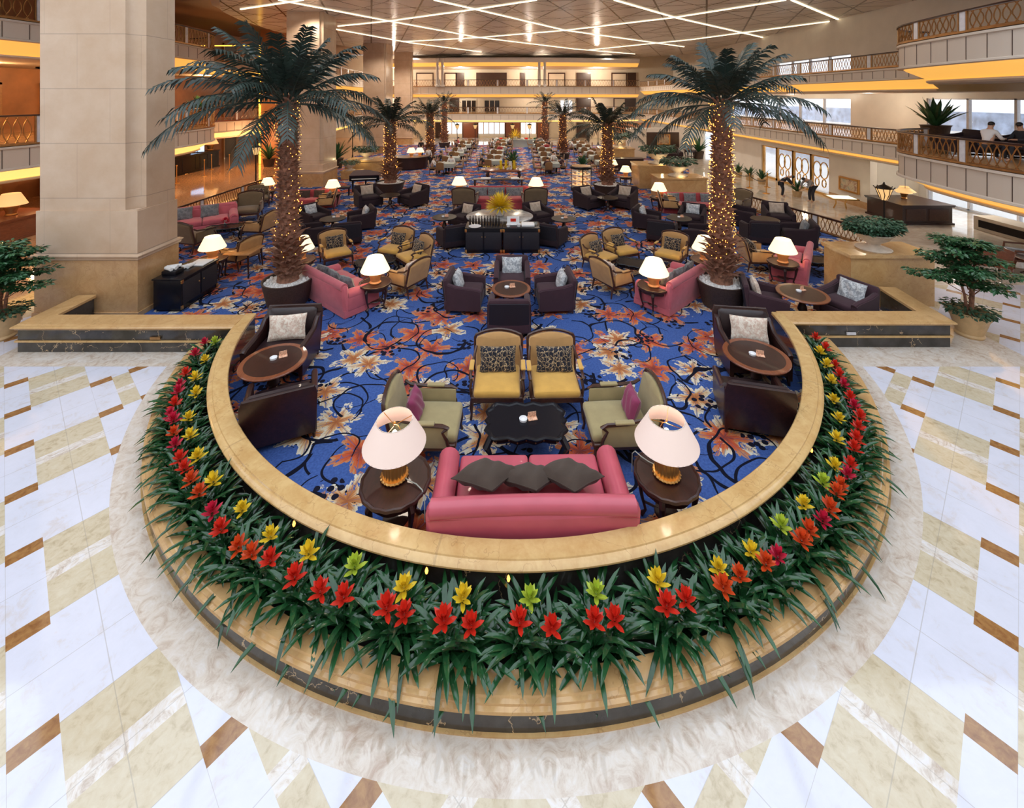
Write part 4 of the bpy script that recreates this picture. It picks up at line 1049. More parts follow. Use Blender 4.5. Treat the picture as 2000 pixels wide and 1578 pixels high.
pt = pedestal_table('dark round pedestal table with red-brown rim between the two left leather armchairs', 'round pedestal tables', r=.52, h=.60)
place(pt, pt['label'], (-3.98, 7.26, ZF)); place(pt, 'dark round pedestal table with red-brown rim between the two right leather armchairs', (4.16, 7.42, ZF))
menu_set((-4.0, 7.3, ZF+.602), .3, 'the left round pedestal table'); menu_set((4.1, 7.42, ZF+.602), -.5, 'the right round pedestal table')
# four plum armchairs round a table
tc = tub_chair('plum', 'plum_dk', 'plum armchair seen from behind, black back panel, in front of the central round table', 'plum armchairs', W_=.92, D=.86)
GP = 'plum armchairs'
place(tc, tc['label'], (-.06, 9.42, ZF), face(0, 1)); L_ = place(tc, 'plum armchair on the left of the central round table', (-1.12, 10.42, ZF), face(1, -.08), GP)
R_ = place(tc, 'plum armchair on the right of the central round table', (1.02, 10.42, ZF), face(-1, -.08), GP); B_ = place(tc, 'plum armchair facing the camera behind the central round table', (0, 11.18, ZF), face(0, -1), GP)
for c_, s_ in ((L_, 'left'), (R_, 'right'), (B_, 'rear')): on_chair(c_, 0, .16, .60, -16, 0, mat='silver', label='silver patterned cushion on the %s plum armchair of the central table' % s_, w=.52, h=.44, t_=.17, group='silver cushions')
place(pt, 'dark round pedestal table with red-brown rim in the ring of plum armchairs', (-.02, 10.18, ZF), 0, 'round pedestal tables', sc=.88)
menu_set((-.12, 10.2, ZF+.53), 0, 'the central round table among plum armchairs')

# ---- bromeliads in the curved planter
def leaf_strip(m, base, a, L, w, el, droop, n=6):
    p = Vector(base); d = Vector((cos(a)*cos(el), sin(a)*cos(el), sin(el))); sd = Vector((-sin(a), cos(a), 0)); vs = []
    for i in range(n+1):
        f = i/n; ww = w*max(.1, sin(pi*(.16+.74*f)))**.7 if i < n else .001
        up = sd.cross(d).normalized()*-1
        vs += [p-sd*ww, p-up*ww*.35, p+sd*ww]; p = p+d*(L/n); d = (d+Vector((0, 0, -1))*droop*(.5+f)).normalized()
    fs = []
    for i in range(n): b = i*3; fs += [(b, b+1, b+4, b+3), (b+1, b+2, b+5, b+4)]
    m.add(vs, fs)
def bromeliad(col, seed, small=False):
    rnd = random.Random(seed); t = thing('bromeliad', '', 'flowering plant')
    m = MB(); hz = .10
    for k in range(28):
        f = k/28; leaf_strip(m, (0, 0, .05+f*.10), k*2.399+rnd.uniform(-.3, .3), rnd.uniform(.42, .56)*(1-.35*f), rnd.uniform(.020, .026), R(24+32*f+rnd.uniform(-8, 8)), rnd.uniform(.17, .26))
    m.build('leaves', M['leaf'], t, True, 80)
    m = MB(); m.tube([(0, 0, .06), (.005, 0, .2), (0, 0, .36)], .012, 5)
    for k in range(5): leaf_strip(m, (0, 0, .22+.02*k), k*2.4, .12, .014, R(40), .2, 4)
    m.build('stem', M['leaf'], t)
    m = MB()
    for k in range(18):
        f = k/18; leaf_strip(m, (0, 0, .33+.075*f), k*2.399+rnd.uniform(-.15, .15), rnd.uniform(.105, .125)*(1-.35*f), .021, R(18+58*f), .05, 4)
    m.build('flower', M[col], t, True, 80)
    return t
reds = [(400, 669), (380, 693), (359, 732), (347, 752), (345, 770), (345, 790), (334, 810), (328, 828), (331, 848), (342, 868), (351, 897), (356, 915), (370, 940), (386, 966), (411, 1006), (428, 1037), (462, 1070), (491, 1083), (522, 1102), (573, 1135), (620, 1163), (670, 1172), (755, 1195), (790, 1196), (868, 1215), (920, 1225), (1015, 1222), (1078, 1222), (1165, 1228), (1205, 1222), (1305, 1195), (1350, 1190), (1422, 1165), (1460, 1143), (1510, 1117), (1538, 1102), (1566, 1057), (1584, 1041), (1622, 1024), (1638, 1009), (1648, 971), (1658, 956), (1671, 935), (1674, 912), (1678, 881), (1676, 861), (1688, 840), (1675, 817), (1672, 796), (1663, 778), (1652, 752), (1642, 735), (1631, 713), (1605, 682), (1574, 658)]
yels = [(425, 665), (407, 698), (383, 737), (380, 768), (362, 815), (363, 850), (385, 893), (420, 938), (470, 992), (528, 1040), (602, 1080), (690, 1110), (790, 1145), (903, 1167), (1035, 1160), (1165, 1155), (1287, 1138), (1405, 1105), (1467, 1070), (1530, 1028), (1576, 983), (1612, 943), (1629, 906), (1637, 853), (1639, 813), (1631, 779), (1620, 739), (1599, 709), (1580, 681)]
BP = {}
for c_ in ('fred', 'forg', 'fcrim', 'fyel', 'flime'): BP[c_] = bromeliad(c_, hash(c_) % 7 if False else {'fred': 1, 'forg': 2, 'fcrim': 3, 'fyel': 4, 'flime': 5}[c_])
rnd = random.Random(7)
for row, lst, rl, rh, zf in (('outer', reds, 5.86, 6.02, .47), ('inner', yels, 5.76, 5.86, .49)):
    for i, (px, py) in enumerate(lst):
        X, Y = P(px, py, zf); a = atan2(Y-CY, X-CX); r_ = max(rl, min(rh, math.hypot(X-CX, Y-CY)-.04))
        if row == 'outer': c_ = ('fcrim' if (i < 10 and i % 3 != 2) or i in (14, 35, 38, 42, 48, 50) else 'forg' if i in (8, 12, 13, 16, 17, 32, 33, 34, 36, 37, 39, 40, 41) else 'fred')
        else: c_ = 'flime' if i in (0, 11, 14, 15, 19, 21) else 'fyel'
        nm = {'fred': 'scarlet', 'forg': 'orange-red', 'fcrim': 'crimson', 'fyel': 'yellow', 'flime': 'lime green'}[c_]
        o = place(BP[c_], '%s bromeliad, %s of the %s row counted from the left end of planter' % (nm, ordw(i), row), (CX+r_*cos(a), CY+r_*sin(a), .10), rnd.uniform(0, 6.28), 'bromeliads of the %s row' % row, sc=rnd.uniform(.98, 1.12)*(.97 if row == 'inner' else 1.0))
        # lean outwards, towards the light
        ax = Vector((-sin(a), cos(a), 0)); o.rotation_euler = (Matrix.Rotation(R(rnd.uniform(2, 9)), 4, ax) @ Matrix.Rotation(o.rotation_euler.z, 4, 'Z')).to_euler()
for i, (px, py, w_) in enumerate(((1602, 888, 'under the right curve of the coping'), (992, 1185, 'in front of the centre of the planter'), (816, 1168, 'left of the centre of the planter'), (402, 772, 'under the left curve of the coping'), (536, 1062, 'among yellow bromeliads at the lower left'))):
    X, Y = P(px, py, .42); a = atan2(Y-CY, X-CX); r_ = 5.64
    t = thing('planter_light', 'small amber garden light '+w_, 'light', (CX+r_*cos(a), CY+r_*sin(a), .10), group='amber planter lights')
    m = MB(); m.cyl(0, 0, 0, .30, .008, n=6); m.build('stake', M['iron'], t)
    m = MB(); m.lathe([(0, .29), (.012, .30), (.017, .32), (.01, .345), (0, .36)], 10); m.build('bulb', plain('amber_lamp', (1, .5, .15), .4, emit=(1, .42, .08), es=3) if i == 0 else bpy.data.materials['amber_lamp'], t)
# ================================================================ PALMS
palm('tall palm wrapped in fairy lights at the left, in a dark woven pot', (-5.43, 10.55, ZF), 5.0, 2.45, .215, .57, .60, 3, 38, fwd=0)
palm('tall palm wrapped in fairy lights at the right, in a dark woven pot', (5.03, 10.45, ZF), 4.95, 2.05, .215, .55, .60, 8, 36, lights=560)
palm('mid-distance palm behind two black armchairs, left of the grand piano', (-6.4, 22.9, ZF), 3.75, 1.95, .27, .75, .55, 5, 28, 'frond_d', 14, 130, .6)
palm('mid-distance palm beside the round glass showcase on the right', (4.95, 22.6, ZF), 3.6, 2.0, .26, .75, .5, 6, 28, 'frond_d', 14, 150, .6)
palm('farther palm second from the left among the distant palms', (-6.3, 33.5, ZF), 3.75, 1.9, .28, .6, .5, 7, 24, 'frond_d', 11, 80, .5)
palm('small distant palm nearest the far left columns', (-6.75, 43.5, ZF), 4.55, 1.6, .28, .6, .5, 9, 22, 'frond_d', 9, 60, .4)
palm('farther palm on the right of the dining area, behind the waiter', (4.15, 35.5, ZF), 3.6, 1.9, .28, .6, .5, 10, 24, 'frond_d', 11, 80, .5)
palm('small distant palm right of the far middle windows', (3.35, 44.5, ZF), 4.55, 1.6, .28, .6, .5, 11, 22, 'frond_d', 9, 60, .4)

# ================================================================ MIDDLE OF THE LOUNGE
YG, SG, GG = 'mustard armchairs', 'scalloped mahogany side tables', 'amber table lamps'
s2 = sofa('pink2', 'rose fabric sofa with grey cushions beside the left potted palm', 'rose fabric sofas', W_=1.95, D=.95, back_arch=0)
place(s2, s2['label'], (-4.22, 10.72, ZF), face(.63, .78)); s3 = place(s2, 'rose fabric sofa with grey cushions beside the right potted palm', (3.98, 10.85, ZF), face(-.67, .74))
for s_, w_ in ((s2, 'left'), (s3, 'right')):
    for j, dx in enumerate((-.55, .0, .52)): on_chair(s_, dx, .14, .60, -22, (8, -5, 6)[j], mat='grey_c', label='grey cushion on the %s rose fabric sofa, %s along its back' % (w_, ('first', 'middle', 'last')[j]), w=.44, h=.40, group='grey cushions')
vl = vase_lamp('bright table lamp with amber vase base beside the left rose fabric sofa', GG)
def lamp_on_table(px, py, where, sc=1.0, zt=.58, tz=None, small=False):
    x, y = P(px, py, zt*sc)
    place(st1, 'dark round side table carrying the lamp '+where, (x, y, ZF), .4, SG, sc=sc*.95)
    place(vl, 'glowing table lamp with amber vase base '+where, (x, y, ZF+.6*sc*.95), 0, GG, sc=sc)
USED_L = [(733, 552, 'between the left rose sofa and a mustard armchair', 1.0), (1277, 558, 'in front of the right rose fabric sofa', 1.0), (588, 507, 'half hidden behind the left palm trunk', 1.0), (1377, 507, 'half hidden behind the right palm trunk', 1.0),
          (415, 505, 'near the big stone column', .98), (1529, 512, 'left of the marble block on the right', 1.0), (897, 373, 'left of the far red sofa', 1.05), (1047, 375, 'right of the far red sofa', 1.05), (650, 378, 'below the second stone column', 1.0), (1287, 385, 'at the left end of the right red sofa', 1.0), (523, 372, 'left of the tall palm, far side', .95), (1222, 345, 'in front of the pale block pedestal, far right', .95), (1197, 330, 'behind the mid-distance right palm', .9)]
for px, py, w_, sc in USED_L: lamp_on_table(px, py, w_, sc)
def chair_at(proto, px, py, f, label, g, sc=1.0, z=.42, cu=None, cw=.5, cl=None, yaw=0):
    x, y = P(px, py, z); o = place(proto, label, (x, y, ZF), face(*f), g, sc=sc)
    if cu: on_chair(o, 0, .15, .61, -18, yaw, mat=cu, label=cl or (cu_name[cu]+' cushion on the '+' '.join(label.split()[:11])), w=cw, h=.40, t_=.16, group=cu_name[cu]+' cushions')
    return o
cu_name = {'damask': 'black floral', 'silver': 'silver', 'taupe': 'taupe', 'grey_c': 'grey', 'cream_c': 'cream', 'choc': 'brown'}
# left cluster
chair_at(yc, 656, 489, (.55, -.8), 'mustard armchair alone at the left side of the left cluster', YG, 1.0, cu='damask')
chair_at(yc, 772, 482, (-.35, -.9), 'mustard armchair at the back of the left cluster', YG, .98, cu='damask')
chair_at(yc, 808, 497, (-.75, -.65), 'mustard armchair at the right corner of the left cluster', YG, .98, cu='damask')
ty = bergere('tan', label='tan armchair turned away from the camera, front of the left cluster', W_=.90, D=.86, sides=True, group='tan armchairs'); TG = 'tan armchairs'
chair_at(ty, 795, 536, (-.85, .5), ty['label'], TG, .98, cu='cream_c', cl='white cushion on the tan armchair in front of the left cluster')
place(ct, 'black carved coffee table in the middle of the left mustard cluster', P(733, 508, .42)+(ZF,), .5, 'carved black coffee tables', sc=.95)
# right cluster
chair_at(yc, 1172, 497, (.6, -.75), 'mustard armchair at the left corner of the right cluster', YG, .96, cu='damask')
chair_at(yc, 1213, 484, (.4, -.9), 'mustard armchair at the back of the right cluster', YG, .96, cu='damask')
chair_at(yc, 1310, 492, (-.6, -.8), 'mustard armchair at the right side of the right cluster', YG, .98, cu='damask')
chair_at(ty, 1197, 536, (.85, .5), 'tan armchair turned away from the camera, front of the right cluster', TG, .98, cu='cream_c', cl='white cushion on the tan armchair in front of the right cluster')
place(ct, 'black carved coffee table in the middle of the right mustard cluster', P(1243, 512, .42)+(ZF,), -.5, 'carved black coffee tables', sc=.95)
# console of two black trunks with bottles, and the round marble table with yellow flowers
def trunk_cabinet(label, w=1.18, d=.75, h=.80, studs=True):
    t = thing('trunk_cabinet', label, 'cabinet', group='black trunk cabinets')
    m = MB(); m.rbox(0, 0, h/2+.02, w, d, h-.06, .02); m.build('body', M['black_lacquer'], t)
    m = MB(); m.rbox(0, 0, h-.01, w+.02, d+.02, .035, .01); m.build('lid', M['black_lacquer'], t)
    for s in (-1, 1):
        m = MB(); m.rbox(s*w/4, -d/2-.006, h/2+.0, w/2-.05, .012, h-.25, .005, 1); dr = m.build('door', M['black_fabric'], t)
        m = MB(); m.ball((s*.05, -d/2-.02, h*.66), .014, 8, 5); m.build('knob', M['gold'], dr)
    m = MB()
    for sx in (-1, 1):
        for z in (.07, h-.08): m.rbox(sx*(w/2-.025), -d/2-.003, z, .07, .02, .09, .008, 1); m.rbox(sx*(w/2+.0), -d/2+.03, z, .02, .07, .09, .008, 1)
    m.build('corner_guard', M['gold'], t)
    m = MB(); m.bx(-w/2+.03, w/2-.03, -d/2+.03, d/2-.03, 0, .06); m.build('plinth', M['black_lacquer'], t); return t
tb = trunk_cabinet('black trunk cabinet with gold corners, left half of the central bar console')
place(tb, tb['label'], (-.91, 14.28, ZF)); place(tb, 'black trunk cabinet with gold corners, right half of the central bar console', (.30, 14.28, ZF))
zt = ZF+.81
def bottle_proto():
    t = MB(); t.lathe([(0, 0), (.035, 0), (.038, .02), (.038, .15), (.014, .20), (.013, .26), (.016, .27), (0, .27)], 12); o = t.build('bottle', M['smoked'])
    return o
b0 = bottle_proto(); first = True
for i in range(11):
    o = b0 if i == 0 else b0.copy()
    if i: COL.objects.link(o)
    o.location = (-1.38+.095*i, 14.35+.06*(i % 2), zt); tag(o, 'dark bottle on the bar console, %s from the left' % ordw(i), 'bottle', 'bottles on the bar console')
m = MB(); m.lathe([(0, .0), (.1, 0), (.2, .015), (.2, .022), (0, .012)], 20); o = m.build('serving_plate', M['white']); o.location = (-1.2, 14.06, zt); tag(o, 'round pale plate at the front left of the bar console', 'plate')
m = MB(); m.bx(-.2, .2, -.02, .02, 0, .26); m.bx(-.2, .2, -.08, .08, 0, .012); o = m.build('notice_board', M['paper'], None, False); o.location = (.04, 14.3, zt); tag(o, 'small white framed notice with red sign on the bar console', 'sign')
m = MB(); m.bx(-.09, .09, -.026, -.02, .10, .20); m.build('red_sign', M['fred'], o, False)
m = MB(); m.rbox(0, 0, .03, .42, .34, .06, .01); o = m.build('menu_stack', M['paper']); o.location = (.52, 14.22, zt); tag(o, 'stack of white menus at the right of the bar console', 'menus')
for i, (x, y, n_) in enumerate(((-.12, 14.05, 'left of the red sign'), (.22, 14.08, 'right of the red sign'), (.78, 14.25, 'at the right end'))):
    m = MB(); m.lathe([(0, 0), (.05, 0), (.07, .08), (.06, .09), (.04, .02), (0, .02)], 14); o = m.build('glass_bowl', M['glass_c'] if i == 2 else M['white']); o.location = (x, y, zt); tag(o, 'small bowl on the bar console '+n_, 'bowl', 'bowls on the bar console')
x, y = P(976, 421, .75)
t = thing('marble_table', 'big oval pale marble table carrying the yellow flower vase, behind the bar console', 'table', (x, y, ZF))
m = MB(); m.lathe([(0, .75), (1.16, .75), (1.2, .735), (1.2, .70), (0, .70)], 48); o = m.build('table_top', M['grey_top'], t); o.scale = (1, .82, 1)
m = MB(); m.lathe([(1.1, .70), (1.08, .6), (1.0, .58)], 40); m.lathe([(0, 0), (.5, 0), (.52, .06), (.3, .12), (.22, .4), (.4, .66), (0, .7)], 24); o = m.build('table_base', M['mahogany'], t); o.scale = (1, .82, 1)
def flower_vase(label, loc, hv=.36, rb=.17, fl='fyel', rf=.48, n=150, grp=None, sc=1.0):
    t = thing('flower_vase', label, 'flower arrangement', loc, 0, grp, sc); rnd = random.Random(n)
    m = MB(); m.lathe([(0, 0), (rb*.7, 0), (rb*.75, .03), (rb, hv*.5), (rb*.8, hv*.85), (rb*.95, hv), (rb*.8, hv), (rb*.6, hv*.8), (0, hv*.7)], 20); m.build('vase', M['marble_post'], t)
    m = MB()
    for k in range(n):
        a = k*2.399; f = (k+.5)/n; el = math.asin(1-f*1.15); d = Vector((cos(a)*cos(el), sin(a)*cos(el), sin(el))); leaf_strip(m, Vector((0, 0, hv-.05))+d*.05, a+rnd.uniform(-.2, .2), rf*rnd.uniform(.8, 1.1), .025, el, .10, 4)
    o = m.build('blossoms', M[fl], t); o['kind'] = 'stuff'; return t
flower_vase('vase with a big ball of yellow flowers on the oval marble table', (x, y, ZF+.752), .34, .19, 'fyel', .55, 170)
# the dark chairs and little tables on each side of the console
dk = tub_chair('plum_d', 'black_fabric', '', 'dark club armchairs', W_=.95, D=.9); GD = 'dark club armchairs'
chair_at(dk, 886, 455, (-.45, .9), 'dark armchair seen from behind, left of the bar console', GD, 1.0)
chair_at(dk, 908, 420, (-.55, -.8), 'dark armchair with taupe cushion, upper left of the bar console', GD, 1.0, cu='taupe')
chair_at(dk, 1074, 453, (.5, .88), 'plum armchair turned right, right of the bar console', GD, 1.0)
chair_at(dk, 1050, 416, (.5, -.85), 'dark armchair with taupe cushion, upper right of the bar console', GD, 1.0, cu='taupe')
gt = pedestal_table('', 'small grey round tables', r=.45, h=.6, rim='iron', top='iron')
place(gt, 'small grey round table left of the bar console', P(868, 424, .6)+(ZF,)); place(gt, 'small grey round table right of the bar console', P(1101, 427, .6)+(ZF,), 0, 'small grey round tables')
for (px, py, w_) in ((868, 424, 'the grey table left of the bar console'), (1101, 427, 'the grey table right of the bar console')):
    x, y = P(px, py, .6); menu_set((x-.05, y, ZF+.602), 0, w_)
# group of dark armchairs left of the aisle
for px, py, f, l, cu in ((612, 420, (.85, -.5), 'dark armchair with grey cushion, rear left of the left round table', 'silver'), (706, 424, (-.85, -.5), 'dark armchair with grey cushion, right of the left round table', 'silver'), (678, 450, (-.35, .94), 'dark armchair with black back toward the camera, left aisle group', None), (612, 452, (.75, .65), 'plum armchair half behind the left palm trunk', None)):
    chair_at(dk, px, py, f, l, GD, 1.0, cu=cu)
place(gt, 'small dark round table among the left aisle armchairs', P(650, 427, .6)+(ZF,), 0, 'small grey round tables')
x, y = P(652, 425, .6); menu_set((x, y, ZF+.602), 0, 'the table of the left aisle armchairs')
for px, py, f, l, cu in ((1263, 424, (.85, -.5), 'dark armchair with pale cushion, left of the right round table', 'silver'), (1352, 420, (-.5, -.85), 'dark armchair with white cushion behind the right round table', 'silver'), (1293, 446, (.45, .9), 'dark armchair with black back toward the camera, right aisle group', None), (1368, 455, (-.8, .5), 'plum armchair beside the right palm trunk', None)):
    chair_at(dk, px, py, f, l, GD, 1.0, cu=cu)
place(gt, 'small dark round table among the right aisle armchairs', P(1326, 426, .6)+(ZF,), 0, 'small grey round tables')
x, y = P(1326, 425, .6); menu_set((x, y, ZF+.602), 0, 'the table of the right aisle armchairs')
# armchairs by the right railing
for px, py, f, l, cu in ((1519, 420, (-.3, -.95), 'dark armchair with pale cushion by the right lounge railing', 'taupe'), (1483, 449, (.15, .98), 'black armchair seen from behind, right of the right palm', None), (1560, 455, (-.85, .35), 'dark armchair beside the right railing with olive cushion', 'grey_c'), (1447, 418, (.8, -.6), 'dark armchair just right of the palm trunk', None)):
    chair_at(dk, px, py, f, l, GD, 1.05, cu=cu)
place(gt, 'small grey round table by the right lounge railing', P(1494, 430, .6)+(ZF,), 0, 'small grey round tables', sc=1.05)
# black armchair pairs at the mid-distance palms
for px, py, f, l in ((719, 385, (.55, -.83), 'black armchair with beige cushion left of the mid-distance left palm'), (808, 383, (-.65, -.75), 'black armchair with beige cushion right of the mid-distance left palm'), (1150, 388, (.55, -.83), 'black armchair with beige cushion below the glass showcase'), (1217, 387, (-.6, -.8), 'black armchair with beige cushion right of the mid-distance right palm')):
    chair_at(dk, px, py, f, l, GD, 1.15, cu='taupe')
for px, py, l in ((762, 381, 'small round table between the black armchairs at the left palm'), (1187, 386, 'small round table between the black armchairs at the right palm')): place(gt, l, P(px, py, .6)+(ZF,), 0, 'small grey round tables')
# far red sofas and their chairs
rs = sofa('red', 'long dusky red sofa facing forward in the middle distance, between two lamps', 'dusky red sofas', W_=2.85, D=1.0, ncush=3, hb=.85, back_arch=0)
x, y = P(973, 386, .42); place(rs, rs['label'], (x, y, ZF), 0)
for j, dx in enumerate((-.9, -.1, .75)): on_chair(rs, dx, .2, .62, -18, 0, mat='grey_c', label='grey diamond cushion on the middle red sofa, %s of three' % ('left', 'middle', 'right')[j], w=.8, h=.44, group='grey cushions')
x, y = P(1350, 395, .42); r2 = place(rs, 'dusky red sofa at the foot of the right marble blocks', (x, y, ZF), R(-6), 'dusky red sofas', sc=.88)
for j, dx in enumerate((-.8, 0, .8)): on_chair(r2, dx, .2, .64, -18, 0, mat='grey_c', label='dark grey cushion on the right red sofa, %s of three' % ('left', 'middle', 'right')[j], w=.6, h=.46, group='grey cushions')
x, y = P(610, 385, .42); r3 = place(rs, 'dusky red sofa below the second stone column on the left', (x, y, ZF), R(4), 'dusky red sofas', sc=.8)
for j, dx in enumerate((-.5, .3)): on_chair(r3, dx, .2, .64, -18, 0, mat='choc', label='dark cushion on the left rear red sofa, %s of two' % ('left', 'right')[j], w=.6, h=.46, group='dark cushions')
ob = bergere('olive_dk', label='', W_=.92, D=.9, sides=True, group='brown olive armchairs'); OG = 'brown olive armchairs'
chair_at(ob, 910, 392, (.1, 1), 'brown armchair seen from behind, left in front of the middle red sofa', OG, 1.2); chair_at(ob, 1043, 392, (-.1, 1), 'brown armchair seen from behind, right in front of the middle red sofa', OG, 1.2)
chair_at(ty, 635, 392, (-.9, -.3), 'tan armchair right of the rear left red sofa', TG, 1.0, cu='damask'); chair_at(ty, 1308, 397, (.9, -.2), 'tan armchair left of the right red sofa', TG, 1.0, cu='damask')
chair_at(ob, 484, 410, (.3, -.9), 'brown olive armchair near the left lounge railing', OG, 1.15); chair_at(ob, 505, 385, (.5, -.8), 'brown armchair with dark cushion behind the olive one, left railing', OG, 1.0, cu='damask')
chair_at(ty, 506, 440, (-.9, .1), 'tan armchair left of the tall left palm, facing left', TG, 1.02, cu='damask'); chair_at(ty, 468, 492, (-.92, .3), 'tan armchair right of the lamp near the big column', TG, 1.0, cu='damask')
chair_at(ty, 1478, 496, (.95, -.1), 'tan armchair left of the lamp by the marble block', TG, 1.0, cu='damask'); chair_at(ob, 1440, 395, (-.8, -.5), 'olive armchair partly hidden behind the right palm trunk', OG, 1.0)
chair_at(ob, 380, 462, (.2, 1), 'brown olive armchair seen from behind beside the big column', OG, 1.1)
x, y = P(395, 432, .42); s4 = place(s2, 'dusky rose sofa with grey cushions just right of the big column', (x, y, ZF), face(.55, -.8), 'rose fabric sofas', sc=1.15)
for j, dx in enumerate((-.5, .2)): on_chair(s4, dx, .16, .62, -18, 0, mat='grey_c', label='grey cushion on the sofa beside the big column, %s of two' % ('left', 'right')[j], w=.5, h=.42, group='grey cushions')
x, y = P(1592, 533, .5); s5 = place(s2, 'rose fabric sofa half hidden behind the big right marble block', (7.95, 12.4, ZF), face(-.8, .6), 'rose fabric sofas', sc=.95)
for px, py, l, rz in ((438, 443, 'black coffee table with small flowers near the big column', .4), (1355, 405, 'black coffee table before the right red sofa', 0), (1580, 505, 'black coffee table beside the big right marble block', -.3), (700, 410, None, 0)):
    if l: place(ct, l, P(px, py, .42)+(ZF,), rz, 'carved black coffee tables', sc=1.0)
x, y = P(440, 436, .45); flower_vase('little white vase with red flowers on the coffee table near the big column', (x, y, ZF+.42), .14, .06, 'fcrim', .12, 40)
# right front: plum chairs and round table next to the straight wall
place(pt, 'dark round table near the right straight marble wall', P(1567, 573, .6)+(ZF,), 0, 'round pedestal tables', sc=1.0)
x, y = P(1560, 570, .6); menu_set((x, y, ZF+.602), .2, 'the round table by the right straight wall')
o = place(tc, 'plum armchair with pale cushion, left of the table by the right straight wall', (5.75, 9.95, ZF), face(.9, -.35), GP, sc=1.0)
on_chair(o, 0, .16, .60, -16, 0, mat='cream_c', label='pale cushion on the plum armchair left of the right straight wall table', w=.5, h=.42, group='cream cushions')
o = place(tc, 'plum armchair with silver cushion in the right corner by the straight wall', (7.55, 9.82, ZF), face(-.85, -.35), GP, sc=1.0)
on_chair(o, 0.02, .14, .60, -18, 0, mat='silver', label='silver cushion on the plum armchair in the right corner', w=.56, h=.46, group='silver cushions')
# ================================================================ BLOCKS, URNS, TREES
def block(x0, x1, y0, y1, z, label):
    t = thing('marble_block', label, 'pedestal', ((x0+x1)/2, (y0+y1)/2, 0), group='honey marble blocks')
    m = MB(); m.bx(x0+.05, x1-.05, y0+.05, y1-.05, 0, z-.05); child(m, 'body', M['honey2'], t, False)
    m = MB(); m.bx(x0, x1, y0, y1, z-.07, z); m.bx(x0+.02, x1-.02, y0+.02, y1-.02, z-.10, z-.07); child(m, 'top_slab', M['honey2'], t, False); return t
block(8.05, 10.15, 10.35, 11.35, 1.24, 'big honey marble block with planted urn beside the right straight wall')
block(7.15, 9.6, 21.3, 22.6, 1.04, 'marble block behind the right red sofa, carrying a lit planted urn')
block(6.9, 9.4, 23.7, 25.4, 1.28, 'taller marble block just behind the one by the right red sofa')
block(6.35, 8.9, 31.4, 33.0, 1.3, 'distant marble block right of the mid-distance right palm')
block(-10.95, -8.55, 28.3, 30.0, .87, 'marble planter block beside the second stone column')
block(-10.45, -9.25, 26.4, 27.3, .5, 'low marble step block in front of the left planter block')
block(10.3, 12.2, 42.2, 43.4, 1.1, 'farthest marble block, right of the far palms')
def urn(label, loc, sc, seed, fol=(.62, .5, .17), n=700, ls=.12, grp='planted ivory urns', lit=True, mat='bonsai'):
    t = thing('planted_urn', label, 'planter', loc, 0, grp, sc); rnd = random.Random(seed)
    m = MB(); m.lathe([(0, 0), (.34, 0), (.36, .03), (.30, .06), (.16, .09), (.12, .13), (.16, .17), (.30, .26), (.36, .36), (.40, .38), (.38, .40), (.33, .38), (0, .34)], 28); m.build('urn', M['urn'], t)
    m = MB()
    for k in range(5): a = k*1.26; m.tube([(0, 0, .34), (.12*cos(a), .12*sin(a), .42), (fol[0]*.5*cos(a), fol[1]*.5*sin(a), .50)], .018, 5)
    m.build('stem', M['bark'], t)
    m = MB(); leafy(m, rnd, (0, 0, .56), fol, n, ls); m.build('foliage', M[mat], t, False); return t
urn('ivory urn with spreading dark shrub on the big right marble block', (8.95, 10.78, 1.24), 1.05, 1, (.62, .42, .21), 2200, .10)
urn('lit ivory urn with shrub on the block behind the right red sofa', (8.35, 21.95, 1.04), 1.35, 2, n=420, ls=.16)
urn('ivory urn with shrub on the taller block behind it', (8.2, 24.5, 1.28), 1.5, 3, n=420, ls=.16)
urn('ivory urn with shrub on the distant right block', (7.9, 32.2, 1.3), 1.6, 4, n=320, ls=.18)
urn('glowing ivory urn with shrub on the left planter block', (-9.7, 28.9, .87), 1.3, 5, n=420, ls=.16)
urn('white urn with shrub on the low left step block', (-10.0, 26.85, .5), .9, 6, n=300, ls=.16)
for x, y, z in ((8.35, 21.75, 1.15), (8.2, 24.2, 1.4), (7.9, 31.9, 1.45), (-9.7, 28.6, 1.0)): light('POINT', 'urn_uplight', (x, y-.45, z), 7, (1, .8, .4), .05)
def ficus(label, loc, seed, h=2.05, r=.8, pot='terra', lean=0.0, n=1500):
    t = thing('potted_tree', label, 'potted tree', loc, 0, 'potted leafy trees'); rnd = random.Random(seed)
    m = MB(); m.lathe([(0, .02), (.22, 0), (.24, .04), (.22, .08), (.30, .36), (.36, .46), (.38, .50), (.34, .52), (.31, .47), (0, .44)], 28); m.build('pot', M[pot], t)
    m = MB(); leafy(m, rnd, (0, 0, .55), (.42, .42, .10), 380, .10); m.build('ground_cover', M['bonsai'], t, False)
    m = MB(); tips = []
    for k in range(3): a = k*2.1+.5; m.tube([(.04*cos(a), .04*sin(a), .45), (.07*cos(a), .07*sin(a), .8), (.12*cos(a)+lean*.3, .12*sin(a), 1.15)], [.035, .028, .02], 6)
    for k in range(16):
        a = k*2.399; z = .95+(h-1.0)*k/16; rr = r*(.95-.55*k/16)*rnd.uniform(.75, 1.05); e = Vector((rr*cos(a)+lean, rr*sin(a), z+.12)); m.tube([(lean*.2, 0, z-.18), (e.x*.5, e.y*.5, z+.02), tuple(e)], [.014, .009, .004], 4); tips.append(e)
    m.build('trunk', M['bark'], t)
    m = MB()
    for e in tips:
        for f in (.3, .6, .85, 1.05): leafy(m, rnd, (lean+(e.x-lean)*f, e.y*f, e.z-.0+.02*f), (.22, .22, .06), n//40, .10)
    m.build('leaves', M['ficus'], t, False); return t
